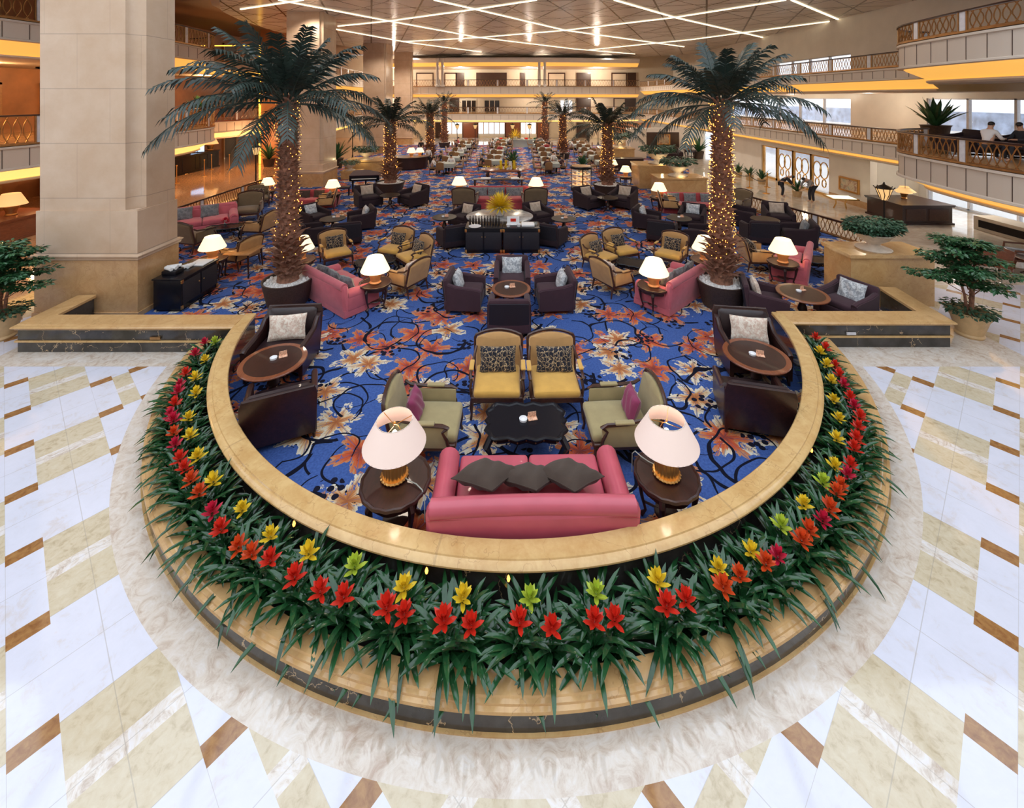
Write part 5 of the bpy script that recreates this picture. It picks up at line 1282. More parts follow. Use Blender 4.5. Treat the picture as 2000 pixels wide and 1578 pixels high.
ficus('potted leafy tree in a sand-coloured pot at the right end of the straight wall', (9.62, 9.15, 0), 2, 2.0, .82, lean=-.12, n=3400)
ficus('potted leafy tree at the left edge of the picture, beside the stone column', (-10.62, 9.05, 0), 5, 1.9, .68, lean=0.1, n=3000)
def small_plant(label, loc, sc, seed, potm='basket', grp='potted plants', n=26, L=.6):
    t = thing('potted_plant', label, 'potted plant', loc, 0, grp, sc); rnd = random.Random(seed)
    m = MB(); m.lathe([(0, 0), (.16, 0), (.2, .26), (.22, .28), (.19, .28), (0, .25)], 16); m.build('pot', M[potm], t)
    m = MB()
    for k in range(n): leaf_strip(m, (0, 0, .24), k*2.4, L*rnd.uniform(.7, 1.1), .04, R(rnd.uniform(35, 80)), .12, 5)
    m.build('leaves', M['ficus'], t, True); return t
for i, (x, y, w_) in enumerate(((14.2, 27.3, 'farthest of three beside the entrance'), (14.3, 26.2, 'middle of three beside the entrance'), (14.4, 25.1, 'nearest of three beside the entrance'), (14.35, 21.9, 'between the two bending men'))): small_plant('green potted plant '+w_, (x, y, 0), 1.1, 20+i, 'terra')
small_plant('tall potted plant against the pale wall right of the far dark panel', (15.2, 35.5, 0), 2.2, 31)
small_plant('large potted fern behind the left planter block', (-11.2, 27.7, .5), 2.2, 33, n=34)
small_plant('small palm on the right balcony in front of the tall windows', (17.9, 18.4, 3.15), 2.4, 34, n=30, L=.55)
small_plant('potted plant behind the left gallery railing under warm light', (-20.9, 29.2, 3.35), 2.2, 35, n=34)
small_plant('plant in front of the gold light line at the left', (-17.6, 31.5, 0), 2.0, 36, n=30)
# lounge railings
railing([(-13.35, 12.9), (-13.35, 24.2)], -1, .0, .62, 'low bronze lattice railing along the left edge of the carpet', 2.6, .16, .012)
railing([(12.02, 14.0), (10.25, 20.6)], 1, .0, .62, 'low bronze lattice railing along the right edge of the carpet', 2.3, .16, .012)
# ================================================================ LEFT CONSOLE, PIANO, SHOWCASE
t = thing('service_cabinet', 'long black cabinet beside the big column, with towels and papers on top', 'cabinet', (-8.0, 10.72, ZF))
m = MB(); m.rbox(-8.0, 10.72, ZF+.40, .66, 1.25, .70, .02); child(m, 'body', M['black_lacquer'], t)
m = MB(); m.rbox(-8.0, 10.72, ZF+.755, .70, 1.30, .035, .01); child(m, 'lid', M['black_lacquer'], t)
for k in (0, 1):
    m = MB(); m.rbox(-7.665, 10.41+.62*k, ZF+.42, .02, .56, .52, .006, 1); d_ = child(m, 'door', M['black_fabric'], t)
    m = MB(); m.ball((-7.645, 10.64+.16*k, ZF+.5), .016, 8, 5); child(m, 'knob', M['gold'], d_).parent = d_
m = MB()
for yy in (10.12, 11.32):
    for zz in (.1, .70): m.rbox(-7.668, yy, ZF+zz, .03, .07, .09, .008, 1)
child(m, 'corner_guard', M['gold'], t)
m = MB(); m.bx(-8.28, -7.72, 10.14, 11.3, ZF, ZF+.06); child(m, 'plinth', M['black_lacquer'], t)
rnd = random.Random(4)
def roll(label, loc, rz, grp):
    m = MB(); m.tube([(-.12, 0, .04), (.12, 0, .04)], .04, 12); m.tube([(-.121, 0, .04), (.121, 0, .04)], .022, 10); o = m.build('rolled_towel', M['paper']); o.location = loc; o.rotation_euler.z = rz; return tag(o, label, 'towel', grp)
m = MB(); m.rbox(0, 0, .05, .34, .28, .10, .02); m.tube([(.17*cos(a), .14*sin(a), .1) for a in [2*pi*i/20 for i in range(20)]], .012, 5, closed=True); o = m.build('black_basket', M['black_lacquer']); o.location = (-8.12, 10.42, ZF+.773); tag(o, 'black basket of white towels on the long black cabinet', 'basket')
for i in range(4): roll('white rolled towel in the basket on the long black cabinet', (-8.16+.03*(i % 2), 10.34+.06*i, ZF+.875), .3*(i-1.5), 'rolled towels in the basket')
for i in range(3): roll('white rolled towel lying beside the papers on the long black cabinet', (-8.1+.06*i, 10.72+.05*i, ZF+.773+.0), 1.2+.2*i, 'rolled towels beside the papers')
m = MB(); m.rbox(0, 0, .012, .40, .42, .024, .005, 1); o = m.build('paper_stack', M['paper']); o.location = (-7.92, 11.08, ZF+.773); tag(o, 'stack of white papers at the far end of the long black cabinet', 'papers')
t = thing('wooden_table', 'golden wooden table just right of the big column', 'table', (-7.75, 12.6, ZF))
m = MB(); m.rbox(-7.75, 12.6, ZF+.56, .75, .8, .05, .015); child(m, 'table_top', M['lightwood'], t)
for sx in (-1, 1):
    for sy in (-1, 1): m = MB(); m.tube([(-7.75+sx*.3, 12.6+sy*.32, ZF+.54), (-7.75+sx*.33, 12.6+sy*.35, ZF)], [.03, .02], 6); child(m, 'leg', M['mahogany'], t)
t = thing('grand_piano', 'black grand piano with closed lid beside the mid-distance left palm', 'piano', (-7.95, 23.7, ZF), R(12))
pp = [(-.75, -.8), (.75, -.8), (.78, -.1), (.6, .25), (.3, .5), (.12, .85), (-.2, 1.0), (-.6, .95), (-.75, .6)]
m = MB(); m.prism(pp, .58, .84); m.build('case', M['black_lacquer'], t, False)
m = MB(); m.prism([(x*1.02, y*1.02) for x, y in pp], .85, .885); m.build('lid', M['plum'], t, False)
m = MB(); m.bx(-.68, .68, -.96, -.78, .62, .70); kb_ = m.build('keyboard', M['black_lacquer'], t, False)
m = MB(); m.bx(-.62, .62, -.94, -.80, .70, .712); m.build('white_keys', M['paper'], kb_, False)
for x, y in ((-.6, -.6), (.6, -.6), (-.1, .75)): m = MB(); m.tube([(x, y, .6), (x, y, .05), (x, y, 0)], [.06, .035, .05], 8); m.build('leg', M['black_lacquer'], t)
t = thing('piano_bench', 'small black bench in front of the grand piano', 'bench', (-8.6, 22.1, ZF), R(12))
m = MB(); m.rbox(0, 0, .42, .75, .36, .10, .03); m.build('seat', M['leather'], t)
for x in (-.3, .3):
    for y in (-.13, .13): m = MB(); m.tube([(x, y, .38), (x, y, 0)], .022, 6); m.build('leg', M['black_lacquer'], t)
t = thing('glass_showcase', 'round glass showcase with lit shelves of pastries, left of the right palm', 'showcase', (3.72, 23.4, ZF))
m = MB(); m.lathe([(0, 1.30), (.56, 1.30), (.60, 1.27), (.60, 1.18), (.54, 1.16), (0, 1.16)], 32); m.build('top_ring', M['black_lacquer'], t)
m = MB(); m.lathe([(0, 1.302), (.5, 1.302), (.5, 1.31), (0, 1.31)], 28); m.build('wooden_top', M['lightwood'], t)
m = MB(); m.lathe([(0, 0), (.56, 0), (.56, .16), (.52, .18), (0, .18)], 32); m.build('base', M['black_lacquer'], t)
m = MB(); m.lathe([(.52, .18), (.52, 1.16)], 32); m.build('glass', M['pane'], t)
for k in range(4): a = k*pi/2-pi/2; m = MB(); m.tube([(.53*cos(a), .53*sin(a), .15), (.53*cos(a), .53*sin(a), 1.18)], .03 if k == 0 else .015, 6); m.build('upright', M['black_lacquer'], t)
for k, z in enumerate((.30, .58, .86)): m = MB(); m.lathe([(0, z), (.48, z), (.48, z+.02), (0, z+.02)], 24); m.build('shelf', M['lit_panel'] if False else M['shade_w'], t)
rnd = random.Random(3)
for k in range(27):
    z = (.32, .60, .88)[k//9]; a = 2*pi*(k % 9)/9; m = MB(); m.ball((0, 0, .05), (.07, .07, .05), 8, 5); o = m.build('pastry', M['tan'] if k % 3 else M['paper']); o.location = (3.72+.36*cos(a), 23.4+.36*sin(a), ZF+z); tag(o, 'small pastry on the %s shelf of the round glass showcase' % ('bottom', 'middle', 'top')[k//9], 'pastry', 'pastries on the %s shelf' % ('bottom', 'middle', 'top')[k//9])
light('POINT', 'showcase_light', (3.72, 23.4, 1.1), 6, (1, .75, .4), .1)
# display table with yellow vases; low console with white books
t = thing('display_table', 'oval display table with yellow vases in the centre aisle', 'table', (-.5, 25.6, ZF))
m = MB(); m.lathe([(0, .78), (1.28, .78), (1.33, .75), (1.28, .70), (0, .70)], 40); o = m.build('table_top', M['redwood'], t); o.scale = (1, .6, 1)
for sx in (-1, 1):
    for sy in (-1, 1): m = MB(); m.tube([(sx*.85, sy*.4, .72), (sx*.95, sy*.45, .5), (sx*.85, sy*.4, .12), (sx*.95, sy*.44, 0)], [.09, .08, .045, .06], 7); m.build('leg', M['mahogany'], t)
for i, (dx, dy, w_) in enumerate(((-.15, -.1, 'left'), (.15, .05, 'middle'), (.62, -.05, 'right'))):
    m = MB(); m.lathe([(0, 0), (.08, 0), (.11, .1), (.07, .3), (.09, .5), (.06, .5), (0, .45)], 14); o = m.build('yellow_vase', M['fyel']); o.location = (-.5+dx, 25.6+dy, ZF+.782); tag(o, 'tall amber yellow vase, %s of three on the oval display table' % w_, 'vase', 'yellow vases on the display table')
m = MB(); m.lathe([(0, 0), (.1, 0), (.12, .1), (.08, .4), (.1, .45), (0, .4)], 14); o = m.build('white_vase', M['white']); o.location = (-.1, 25.4, ZF+.782); tag(o, 'pale glass vase among yellow ones on the oval display table', 'vase')
small_plant('spiky green fan plant on the oval display table', (.05, 25.85, ZF+.782), 1.2, 40, 'terra', n=40, L=.75)
for i in range(4):
    m = MB(); m.lathe([(0, 0), (.06, 0), (.08, .12), (0, .1)], 10); rnd = random.Random(i)
    t = thing('small_flower_pot', 'small pot with yellow flowers on the oval display table, %s from the left' % ordw(i), 'flower pot', (-1.5+.62*i, 25.25, ZF+.782), group='small pots on the display table')
    m.build('pot', M['white'], t); m = MB(); leafy(m, rnd, (0, 0, .2), (.16, .12, .08), 40, .10); m.build('flowers', M['fyel'], t, False)
t = thing('console_table', 'low dark console behind the middle red sofa with white books', 'table', (-.7, 22.35, ZF))
m = MB(); m.rbox(0, 0, .78, 2.6, .42, .05, .01); m.build('table_top', M['mahogany'], t)
for sx in (-1.2, 1.2): m = MB(); m.rbox(sx, 0, .38, .08, .36, .76, .01); m.build('leg', M['mahogany'], t)
for i, (x, w2_, w_) in enumerate(((-1.35, .5, 'left'), (.15, .42, 'right'))): m = MB(); m.rbox(0, 0, .025, w2_, .3, .05, .008, 1); o = m.build('white_book', M['paper']); o.location = (x, 22.35, ZF+.806); tag(o, 'white open book on the low console, %s one' % w_, 'book', 'books on the low console')

# ================================================================ LOBBIES
def post_lamp(label, loc, h=2.2, sc=1.0, lit=True, e=15):
    t = thing('lantern_post', label, 'street lamp', loc, 0, 'iron lantern posts', sc)
    m = MB(); m.lathe([(0, 0), (.16, 0), (.14, .05), (.07, .12), (.05, .3), (.035, .34), (.032, h-.5), (.06, h-.46), (.03, h-.42), (0, h-.42)], 12); m.build('post', M['iron'], t)
    m = MB(); m.lathe([(.10, h-.42), (.24, h-.02), (.10, h+.0)], 8); m.build('lantern_glass', M['shade_w'], t, False)
    m = MB()
    for k in range(8): a = k*pi/4; m.tube([(.10*cos(a), .10*sin(a), h-.42), (.17*cos(a+.2), .17*sin(a+.2), h-.24), (.245*cos(a), .245*sin(a), h-.02)], .012, 4); m.tube([(.245*cos(a), .245*sin(a), h-.02), (.30*cos(a), .30*sin(a), h+.05)], .014, 4)
    m.lathe([(.10, h-.43), (0, h-.44)], 8); m.lathe([(.26, h-.02), (.2, h+.05), (.05, h+.12), (.02, h+.2), (0, h+.22)], 8); m.build('lantern_cage', M['iron'], t)
    return t
post_lamp('black iron lantern post on the left lobby floor, beside the railing', (-13.95, 23.7, 0), 2.3)
post_lamp('black iron lantern post in front of the right reception desk', (13.85, 16.2, 0), 1.55, 1.05)
for i, (px, w_) in enumerate(((893, 'left of the far dining area windows'), (928, 'between the first two far windows'), (1001, 'between the middle and right far windows'), (1034, 'before the right far window'), (1168, 'right of the far dining area'))):
    post_lamp('small distant lantern post '+w_, ((px-1000)*46/F, 46, 0), 2.1, 1.0, e=0)
post_lamp('lantern post behind the left planter block', (-13.0, 35.5, 0), 2.6)
def reception(label, x0, x1, y0, y1, h, mat='mahogany', npan=2, front='x'):
    t = thing('reception_desk', label, 'reception desk', ((x0+x1)/2, (y0+y1)/2, 0))
    m = MB(); m.bx(x0+.05, x1-.05, y0+.05, y1-.05, .06, h-.05); child(m, 'body', M[mat], t, False)
    m = MB(); m.bx(x0-.02, x1+.02, y0-.02, y1+.02, h-.05, h); m.bx(x0, x1, y0, y1, h-.09, h-.05); child(m, 'counter_top', M[mat], t, False)
    m = MB(); m.bx(x0, x1, y0, y1, 0, .07); child(m, 'plinth', M[mat], t, False)
    for k in range(npan):
        m = MB(); a = .12; 
        if front == 'y': w_ = (x1-x0-a*2)/npan; m.rbox(x0+a+w_*(k+.5), y0+.045, h/2, w_-.12, .03, h-.32, .012, 1)
        else: w_ = (y1-y0-a*2)/npan; m.rbox(x1-.045 if front == 'x+' else x0+.045, y0+a+w_*(k+.5), h/2, .03, w_-.12, h-.32, .012, 1)
        child(m, 'panel', M[mat if mat == 'black_lacquer' else 'darkwood'], t, False)
    return t
reception('dark wood reception desk under the right gallery behind the lantern', 15.25, 17.3, 17.0, 18.8, .78, 'redwood' if False else 'mahogany', 2, 'y')
reception('long dark reception counter under the left gallery, nearer half', -22.1, -21.2, 21.5, 26.4, 1.2, 'black_lacquer', 4, 'x+')
reception('long dark reception counter under the left gallery, farther half', -22.1, -21.2, 26.7, 31.6, 1.2, 'black_lacquer', 4, 'x+')
reception('dark wood table desk at the far left edge, carrying a lamp', -18.9, -17.3, 14.6, 16.6, .78, 'redwood', 2, 'y')
sl = vase_lamp('', 'parchment table lamps', 'bronze', 'shade_w', 0)
place(sl, 'parchment table lamp on the dark desk at the far left edge', (-17.95, 15.6, .78), 0, 'parchment table lamps', sc=1.25)
place(sl, 'parchment table lamp on the nearer left reception counter', (-21.7, 24.3, 1.2), 0, 'parchment table lamps', sc=1.3)
place(sl, 'parchment table lamp at the far end of the left reception counter', (-21.7, 31.3, 1.2), 0, 'parchment table lamps', sc=1.5)
place(sl, 'parchment table lamp on the right reception desk', (16.4, 18.2, .78), 0, 'parchment table lamps', sc=.8)
m = MB(); m.rbox(0, 0, .26, .75, .03, .42, .01, 1); o = m.build('monitor', M['screen']); o.location = (-21.6, 29.9, 1.2); o.rotation_euler.z = .5; tag(o, 'bright computer screen on the left reception counter', 'monitor')
m = MB(); m.tube([(0, 0, 0), (0, 0, .1)], .03, 6); m.box(0, 0, .01, .3, .2, .015); m.build('stand', M['iron'], o)
def stanchion(label, loc, h=.72, mat='gold', grp='brass stanchions'):
    t = thing('stanchion', label, 'stanchion', loc, 0, grp)
    m = MB(); m.lathe([(0, 0), (.17, 0), (.16, .02), (.04, .05), (0, .05)], 16); m.build('base', M[mat], t)
    m = MB(); m.tube([(0, 0, .03), (0, 0, h)], .025, 8); m.build('pole', M[mat], t)
    m = MB(); m.ball((0, 0, h+.02), .045, 10, 6); m.build('finial', M[mat], t); return t
sps = [(345, 358), (361, 340), (399, 344), (413, 331), (448, 331)]
for i, q in enumerate(sps):
    x, y = P(*q); stanchion('brass stanchion before the left reception counter, %s from the left' % ordw(i), (x, y, 0), 1.0)
for i, (x, y) in enumerate(((13.2, 22.6), (13.1, 24.0), (13.0, 25.6), (14.2, 24.2))): stanchion('brass stanchion near the glass entrance, %s from the right' % ordw(i), (x, y, 0), .75)
for i, (a, b) in enumerate((((13.2, 22.6), (13.1, 24.0)), ((13.1, 24.0), (13.0, 25.6)))):
    m = MB(); m.tube([(a[0]+(b[0]-a[0])*q/8, a[1]+(b[1]-a[1])*q/8, .68-.55*(q/8)*(1-q/8)) for q in range(9)], .022, 6); tag(m.build('barrier_rope', M['iron']), 'dark barrier rope near the glass entrance, %s span' % ('nearer', 'farther')[i], 'rope', 'ropes at the entrance')
def painting(label, c, w_, h_, axis, mat='gold', art=None):
    t = thing('framed_painting', label, 'painting', c)
    w = w_/2; h = h_/2
    def B(a0, a1, z0, z1, d0, d1):
        m = MB(); (m.bx(d0, d1, a0, a1, z0, z1) if axis == 'x' else m.bx(a0, a1, d0, d1, z0, z1)); return m
    m = B(-w, w, -h, h, -.04, .0); m.build('canvas', art, t, False)
    m = MB()
    for a0, a1, z0, z1 in ((-w-.07, w+.07, h, h+.07), (-w-.07, w+.07, -h-.07, -h), (-w-.07, -w, -h, h), (w, w+.07, -h, h)):
        (m.bx(-.08, .0, a0, a1, z0, z1) if axis == 'x' else m.bx(a0, a1, -.08, .0, z0, z1))
    m.build('frame', M[mat], t, False); return t
w = NW('painted_canvas'); p = w.pos(True); w.base(w.ramp(w.noise(p, 5, 4, .7, 1), [(.35, (.25, .10, .07)), (.5, (.62, .48, .30)), (.62, (.30, .30, .22)), (.75, (.75, .65, .5))])); 
painting('gold framed painting of muted figures on the wall right of the entrance', (15.79, 20.35, .90), 1.05, .52, 'x', art=w.m)
painting('gold framed landscape on the dark panel at the far right', (12.75, 36.71, 1.45), 1.0, .72, 'y', art=w.m)
t = thing('map_table', 'brass-edged lit display table below the painting, right of the entrance', 'display table', (14.75, 19.5, 0), R(-12))
m = MB(); m.box(0, 0, .50, 1.05, .85, .05); m.build('frame', M['brass_lit'], t, False)
m = MB(); m.box(0, 0, .53, .90, .70, .012); m.build('lit_top', M['lit_panel'], t, False)
for x in (-.25, .25): m = MB(); m.tube([(x, 0, .5), (x*.7, .05, .25), (x, .1, 0)], .03, 6); m.build('leg', M['brass_lit'], t)
t = thing('pendant_lamp', 'yellow pendant lampshade hanging above the right reception desk', 'lamp', (15.9, 17.6, 1.2))
m = shade_mesh(0, .14, .34, .16, 24); m.build('lamp_shade', M['shade_w'], t)
m = MB(); m.tube([(0, 0, .1), (0, 0, 1.0)], .008, 4); m.build('cord', M['iron'], t)
# right seating beyond the tree
def settee(label, loc, rz, w_=1.05):
    t = thing('wooden_settee', label, 'settee', loc, rz, 'brown leather settees')
    m = MB(); panel(m, [(-w_/2, .18), (w_/2, .18), (w_/2, .70), (w_*.3, .78), (0, .84), (-w_*.3, .78), (-w_/2, .70)], -.05, .03, TR(0, .32, 0) @ RX(-10), .02); m.build('backrest', M['redwood'], t)
    m = MB(); m.rbox(0, -.05, .34, w_-.06, .62, .12, .04, 3, bulge=.02); m.build('seat', M['leather'], t)
    m = MB(); m.rbox(0, -.03, .25, w_, .66, .07, .015); m.build('seat_frame', M['redwood'], t)
    for s in (-1, 1):
        m = MB(); m.tube([(s*w_/2, .28, .56), (s*w_/2, 0, .54), (s*w_/2, -.3, .52), (s*w_/2, -.32, .3)], .03, 6); m.build('armrest', M['redwood'], t)
        for y in (-.3, .3): m = MB(); m.tube([(s*(w_/2-.03), y, .25), (s*(w_/2-.0), y*1.1, .1), (s*(w_/2-.02), y*1.1, 0)], [.04, .025, .035], 6); m.build('leg', M['redwood'], t)
    return t
settee('brown wooden settee seen from behind on the right marble floor', (13.7, 12.75, 0), face(.45, .9), 1.1)
settee('dark settee at the far right edge of the picture', (15.2, 12.9, 0), face(-.7, .5), 1.0)
place(pt, 'dark round table between the two settees on the right', (14.65, 12.2, 0), 0, 'round pedestal tables', sc=.8)
t = thing('floor_vent', 'long low cream box with black grille at the right lobby wall', 'vent', (18.0, 14.8, 0))
m = MB(); m.bx(17.6, 18.4, 12.5, 16.6, 0, .5); child(m, 'casing', M['wall_w'], t, False)
m = MB(); m.bx(17.57, 17.6, 12.7, 16.4, .12, .38); m_ = child(m, 'grille', M['iron'], t, False)
for i, (x, y, w_) in enumerate(((14.6, 14.2, 'left'), (15.5, 13.5, 'right'))): place(dk, 'brown armchair behind the right balcony railing, %s one' % w_, (x, y, 3.17), face(-.9, .2), 'balcony armchairs', sc=.98)
# dark sofa and lamps under the far right panel
x, y = 12.6, 35.6
place(dk, 'long black sofa under the dark panel at the far right', (x, y, 0), 0, 'far lounge seats', sc=(2.6, 1, 1.0))
place(sl, 'parchment lamp left of the far right dark panel', (10.9+.6, 35.4, .0), 0, 'parchment table lamps', sc=1.5)
place(st1, 'round side table at the right end of the far black sofa', (14.45, 35.4, 0), 0, SG, sc=1.2); place(sl, 'parchment lamp right of the far right dark panel', (14.45, 35.4, .73), 0, 'parchment table lamps', sc=1.5)
# far gallery column pairs
for i, px in enumerate((852, 862, 1054, 1065)):
    X = (px-1000)*47.2/F; m = MB(); m.lathe([(0, 6.18), (.26, 6.18), (.26, 6.35), (.17, 6.4), (.15, 8.9), (.24, 9.05), (.24, 9.3), (0, 9.3)], 14, X, 47.95)
    tag(m.build('white_column', M['wall_br']), 'slender white column on the far top gallery, %s from the left' % ordw(i), 'column', 'white column pairs of the far gallery')

# ================================================================ PEOPLE
def skin_mesh(name, verts, edges, rad, sub=1):
    me = bpy.data.meshes.new(name+'_source'); me.from_pydata(verts, edges, []); o = bpy.data.objects.new(name, me); COL.objects.link(o)
    o.modifiers.new('Skin', 'SKIN'); sv = me.skin_vertices[0].data
    for i, r_ in enumerate(rad): sv[i].radius = (r_, r_) if not isinstance(r_, tuple) else r_
    sv[0].use_root = True
    s_ = o.modifiers.new('Sub', 'SUBSURF'); s_.levels = sub; s_.render_levels = sub
    dg = bpy.context.evaluated_depsgraph_get(); me2 = bpy.data.meshes.new_from_object(o.evaluated_get(dg)); me2.name = name
    me2.polygons.foreach_set('use_smooth', [True]*len(me2.polygons))
    bpy.data.objects.remove(o); bpy.data.meshes.remove(me); return me2
POSES = {
 'stand': dict(pel=(0, 0, .93), sp=(0, .01, 1.15), ch=(0, 0, 1.35), nk=(0, 0, 1.47), hd=(0, -.02, 1.60), sh=.19, el=(.26, .02, 1.10), wr=(.25, -.10, .88), kn=(.10, -.02, .50), an=(.10, .02, .09)),
 'bend': dict(pel=(0, .12, .88), sp=(0, -.02, 1.04), ch=(0, -.20, 1.17), nk=(0, -.32, 1.24), hd=(0, -.44, 1.29), sh=.18, el=(.24, -.36, .95), wr=(.17, -.52, .80), kn=(.10, .0, .48), an=(.11, .06, .09)),
 'sit': dict(pel=(0, .08, .52), sp=(0, .08, .74), ch=(0, .03, .95), nk=(0, 0, 1.07), hd=(0, -.04, 1.19), sh=.19, el=(.26, -.10, .74), wr=(.16, -.34, .74), kn=(.12, -.40, .50), an=(.12, -.40, .09))}
PM = {}
def person_meshes(pose):
    if pose in PM: return PM[pose]
    q = POSES[pose]; V = [q['pel'], q['sp'], q['ch'], q['nk'], q['hd']]; h = Vector(q['hd']); top = h+(h-Vector(q['nk'])).normalized()*.09; V.append(tuple(top))
    E = [(0, 1), (1, 2), (2, 3), (3, 4), (4, 5)]; Rr = [.13, .12, .14, .055, .085, .06]
    cl_v, cl_e, cl_r = [q['pel'], q['sp'], q['ch'], tuple(Vector(q['nk'])-Vector((0, 0, .03)))], [(0, 1), (1, 2), (2, 3)], [.15, .14, .165, .07]
    tr_v, tr_e, tr_r = [q['pel']], [], [.155]
    for s in (-1, 1):
        def f(p): return (p[0]*s, p[1], p[2])
        c = Vector(q['ch']); shp = (c.x+s*q['sh'], c.y, c.z+.03); w_ = Vector(f(q['wr'])); e_ = Vector(f(q['el'])); d = (w_-e_).normalized(); hand = w_+d*.07
        b = len(V); V += [shp, tuple(e_), tuple(w_), tuple(hand)]; E += [(2, b), (b, b+1), (b+1, b+2), (b+2, b+3)]; Rr += [.06, .042, .028, .032]
        side = d.cross(Vector((0, 0, 1))); side = side.normalized() if side.length > .1 else Vector((1, 0, 0))
        for k in range(4):
            n = len(V); V.append(tuple(hand+side*(.022*(k-1.5))+d*(.03))); V.append(tuple(hand+side*(.026*(k-1.5))+d*(.085-.008*abs(k-1.3))+Vector((0, 0, -.015)))); E += [(b+3, n), (n, n+1)]; Rr += [.010, .008]
        n = len(V); V.append(tuple(w_+d*.04+side*-s*.035)); V.append(tuple(w_+d*.075+side*-s*.055)); E += [(b+2, n), (n, n+1)]; Rr += [.011, .009]
        n = len(V); hip = (s*.09, q['pel'][1], q['pel'][2]-.06); an = f(q['an']); V += [hip, f(q['kn']), an, (an[0], an[1]-.16, .03)]; E += [(0, n), (n, n+1), (n+1, n+2), (n+2, n+3)]; Rr += [.09, .06, .04, .035]
        m0 = len(cl_v); cl_v += [shp, tuple(e_), tuple(w_-d*.05)]; cl_e += [(2, m0), (m0, m0+1), (m0+1, m0+2)]; cl_r += [.075, .058, .045]
        m0 = len(tr_v); tr_v += [hip, f(q['kn']), (an[0], an[1], an[2]-.02)]; tr_e += [(0, m0), (m0, m0+1), (m0+1, m0+2)]; tr_r += [.105, .078, .065]
    hm = MB(); hm.ball((top.x, top.y+.02, top.z-.035), (.088, .098, .085), 12, 8)
    fm = MB(); fwd = Vector((0, -1, 0)) if pose != 'bend' else Vector((0, -.75, -.65))
    up_ = (h-Vector(q['nk'])).normalized()
    for s in (-1, 1): p_ = h+fwd*.078+Vector((s*.032, 0, 0))+up_*.03; fm.ball(tuple(p_), .010, 6, 4)
    PM[pose] = (skin_mesh('body', V, E, Rr), skin_mesh('shirt', cl_v, cl_e, cl_r), skin_mesh('trousers', tr_v, tr_e, tr_r), hm, fm, h, fwd, up_)
    PM[pose][0].materials.append(M['skin']); return PM[pose]
def person(label, loc, rz, pose, shirt='cl_white', trousers='cl_dark', sc=.8, group=None):
    b, s_, tr_, hm, fm, h, fwd, up_ = person_meshes(pose); t = thing('person', label, 'person', loc, rz, group, sc)
    o = bpy.data.objects.new('body', b); COL.objects.link(o); o.parent = t
    for nm, me, mt in (('shirt', s_, shirt), ('trousers', tr_, trousers)):
        mm = me.copy(); mm.materials.clear(); mm.materials.append(M[mt]); o = bpy.data.objects.new(nm, mm); COL.objects.link(o); o.parent = t
    hm.build('hair', M['hair'], t); fm.build('eyes', M['hair'], t)
    n_ = MB(); p_ = h+fwd*.092; n_.ball(tuple(p_), (.012, .016, .02), 6, 4); n_.build('nose', M['skin'], t)
    n_ = MB(); p_ = h+fwd*.082-up_*.045; n_.ball(tuple(p_), (.024, .008, .006), 6, 4); n_.build('mouth', M['redwood'], t)
    n_ = MB()
    for s in (-1, 1): n_.ball((h.x+s*.086, h.y, h.z), (.012, .02, .03), 6, 4); 
    n_.build('ears', M['skin'], t); return t
person('man in dark clothes bending forward in front of the glass entrance', (13.65, 21.9, 0), face(.5, -.4), 'bend', 'cl_dark', 'cl_dark', .82)
person('man in grey shirt bending forward, right of the dark-clothed man', (14.25, 20.75, 0), face(-.9, -.2), 'bend', 'cl_grey', 'cl_dark', .88)
person('waiter in white shirt standing among the right dining tables', (2.75, 29.2, ZF), face(-.6, .6), 'stand', 'cl_white', 'cl_grey', .78)
person('person in pale shirt seated behind the right balcony railing', (13.95, 12.7, 3.17), face(1, .1), 'sit', 'cl_white', 'cl_dark', .85)
person('person in dark jacket seated farther right behind the balcony railing', (14.5, 12.4, 3.17), face(-.9, .1), 'sit', 'cl_dark', 'cl_dark', .85)
person('waiter in white shirt standing by the left buffet counter', (-6.1, 31.8, ZF), face(.4, -.8), 'stand', 'cl_white', 'cl_dark', .78)
person('person in dark suit standing near the far left columns', (-7.6, 36.4, ZF), face(.2, -1), 'stand', 'cl_dark', 'cl_dark', .85)

# ================================================================ DINING AREA
def dining_chair():
    t = thing('dining_chair', '', 'chair')
    m = MB(); m.rbox(0, 0, .42, .48, .46, .09, .03); m.build('seat', M['dchair'], t)
    m = MB(); panel(m, arch(.48, .44, .92, .06, 6), -.02, .025, TR(0, .20, 0) @ RX(-6), .012); m.build('backrest', M['dchair'], t)
    for sx in (-1, 1):
        for sy in (-1, 1): m = MB(); m.tube([(sx*.2, sy*.19, .4), (sx*.21, sy*.21, 0)], [.022, .016], 4); m.build('leg', M['darkwood'], t)
    return t
def dining_table():
    t = thing('dining_table', '', 'dining table')
    m = MB(); m.rbox(0, 0, .70, 1.15, .95, .03, .01, 1); m.build('table_top', M['cloth'], t)
    m = MB(); sweep(m, [(-.56, -.46), (.56, -.46), (.56, .46), (-.56, .46)], [(0, .70), (.02, .60), (.015, .46)], -1, True); m.build('tablecloth_skirt', M['cloth'], t, False)
    m = MB(); m.lathe([(0, 0), (.3, 0), (.28, .04), (.05, .1), (.05, .7)], 10); m.build('pedestal', M['iron'], t); return t
dc = dining_chair(); dt = dining_table(); m = MB(); m.lathe([(0, 0), (.07, 0), (.13, .015), (0, .01)], 12); pl0 = m.build('plate', M['white'])
m = MB(); m.lathe([(0, 0), (.03, 0), (.04, .12), (0, .10)], 8); gl0 = m.build('drinking_glass', M['glass_c'] if False else M['white'])
cols_ = ((-4.35, 'far left'), (-1.15, 'centre-left'), (2.65, 'centre-right'), (6.2, 'far right')); firstp = True; rnd = random.Random(12); np_ = 0
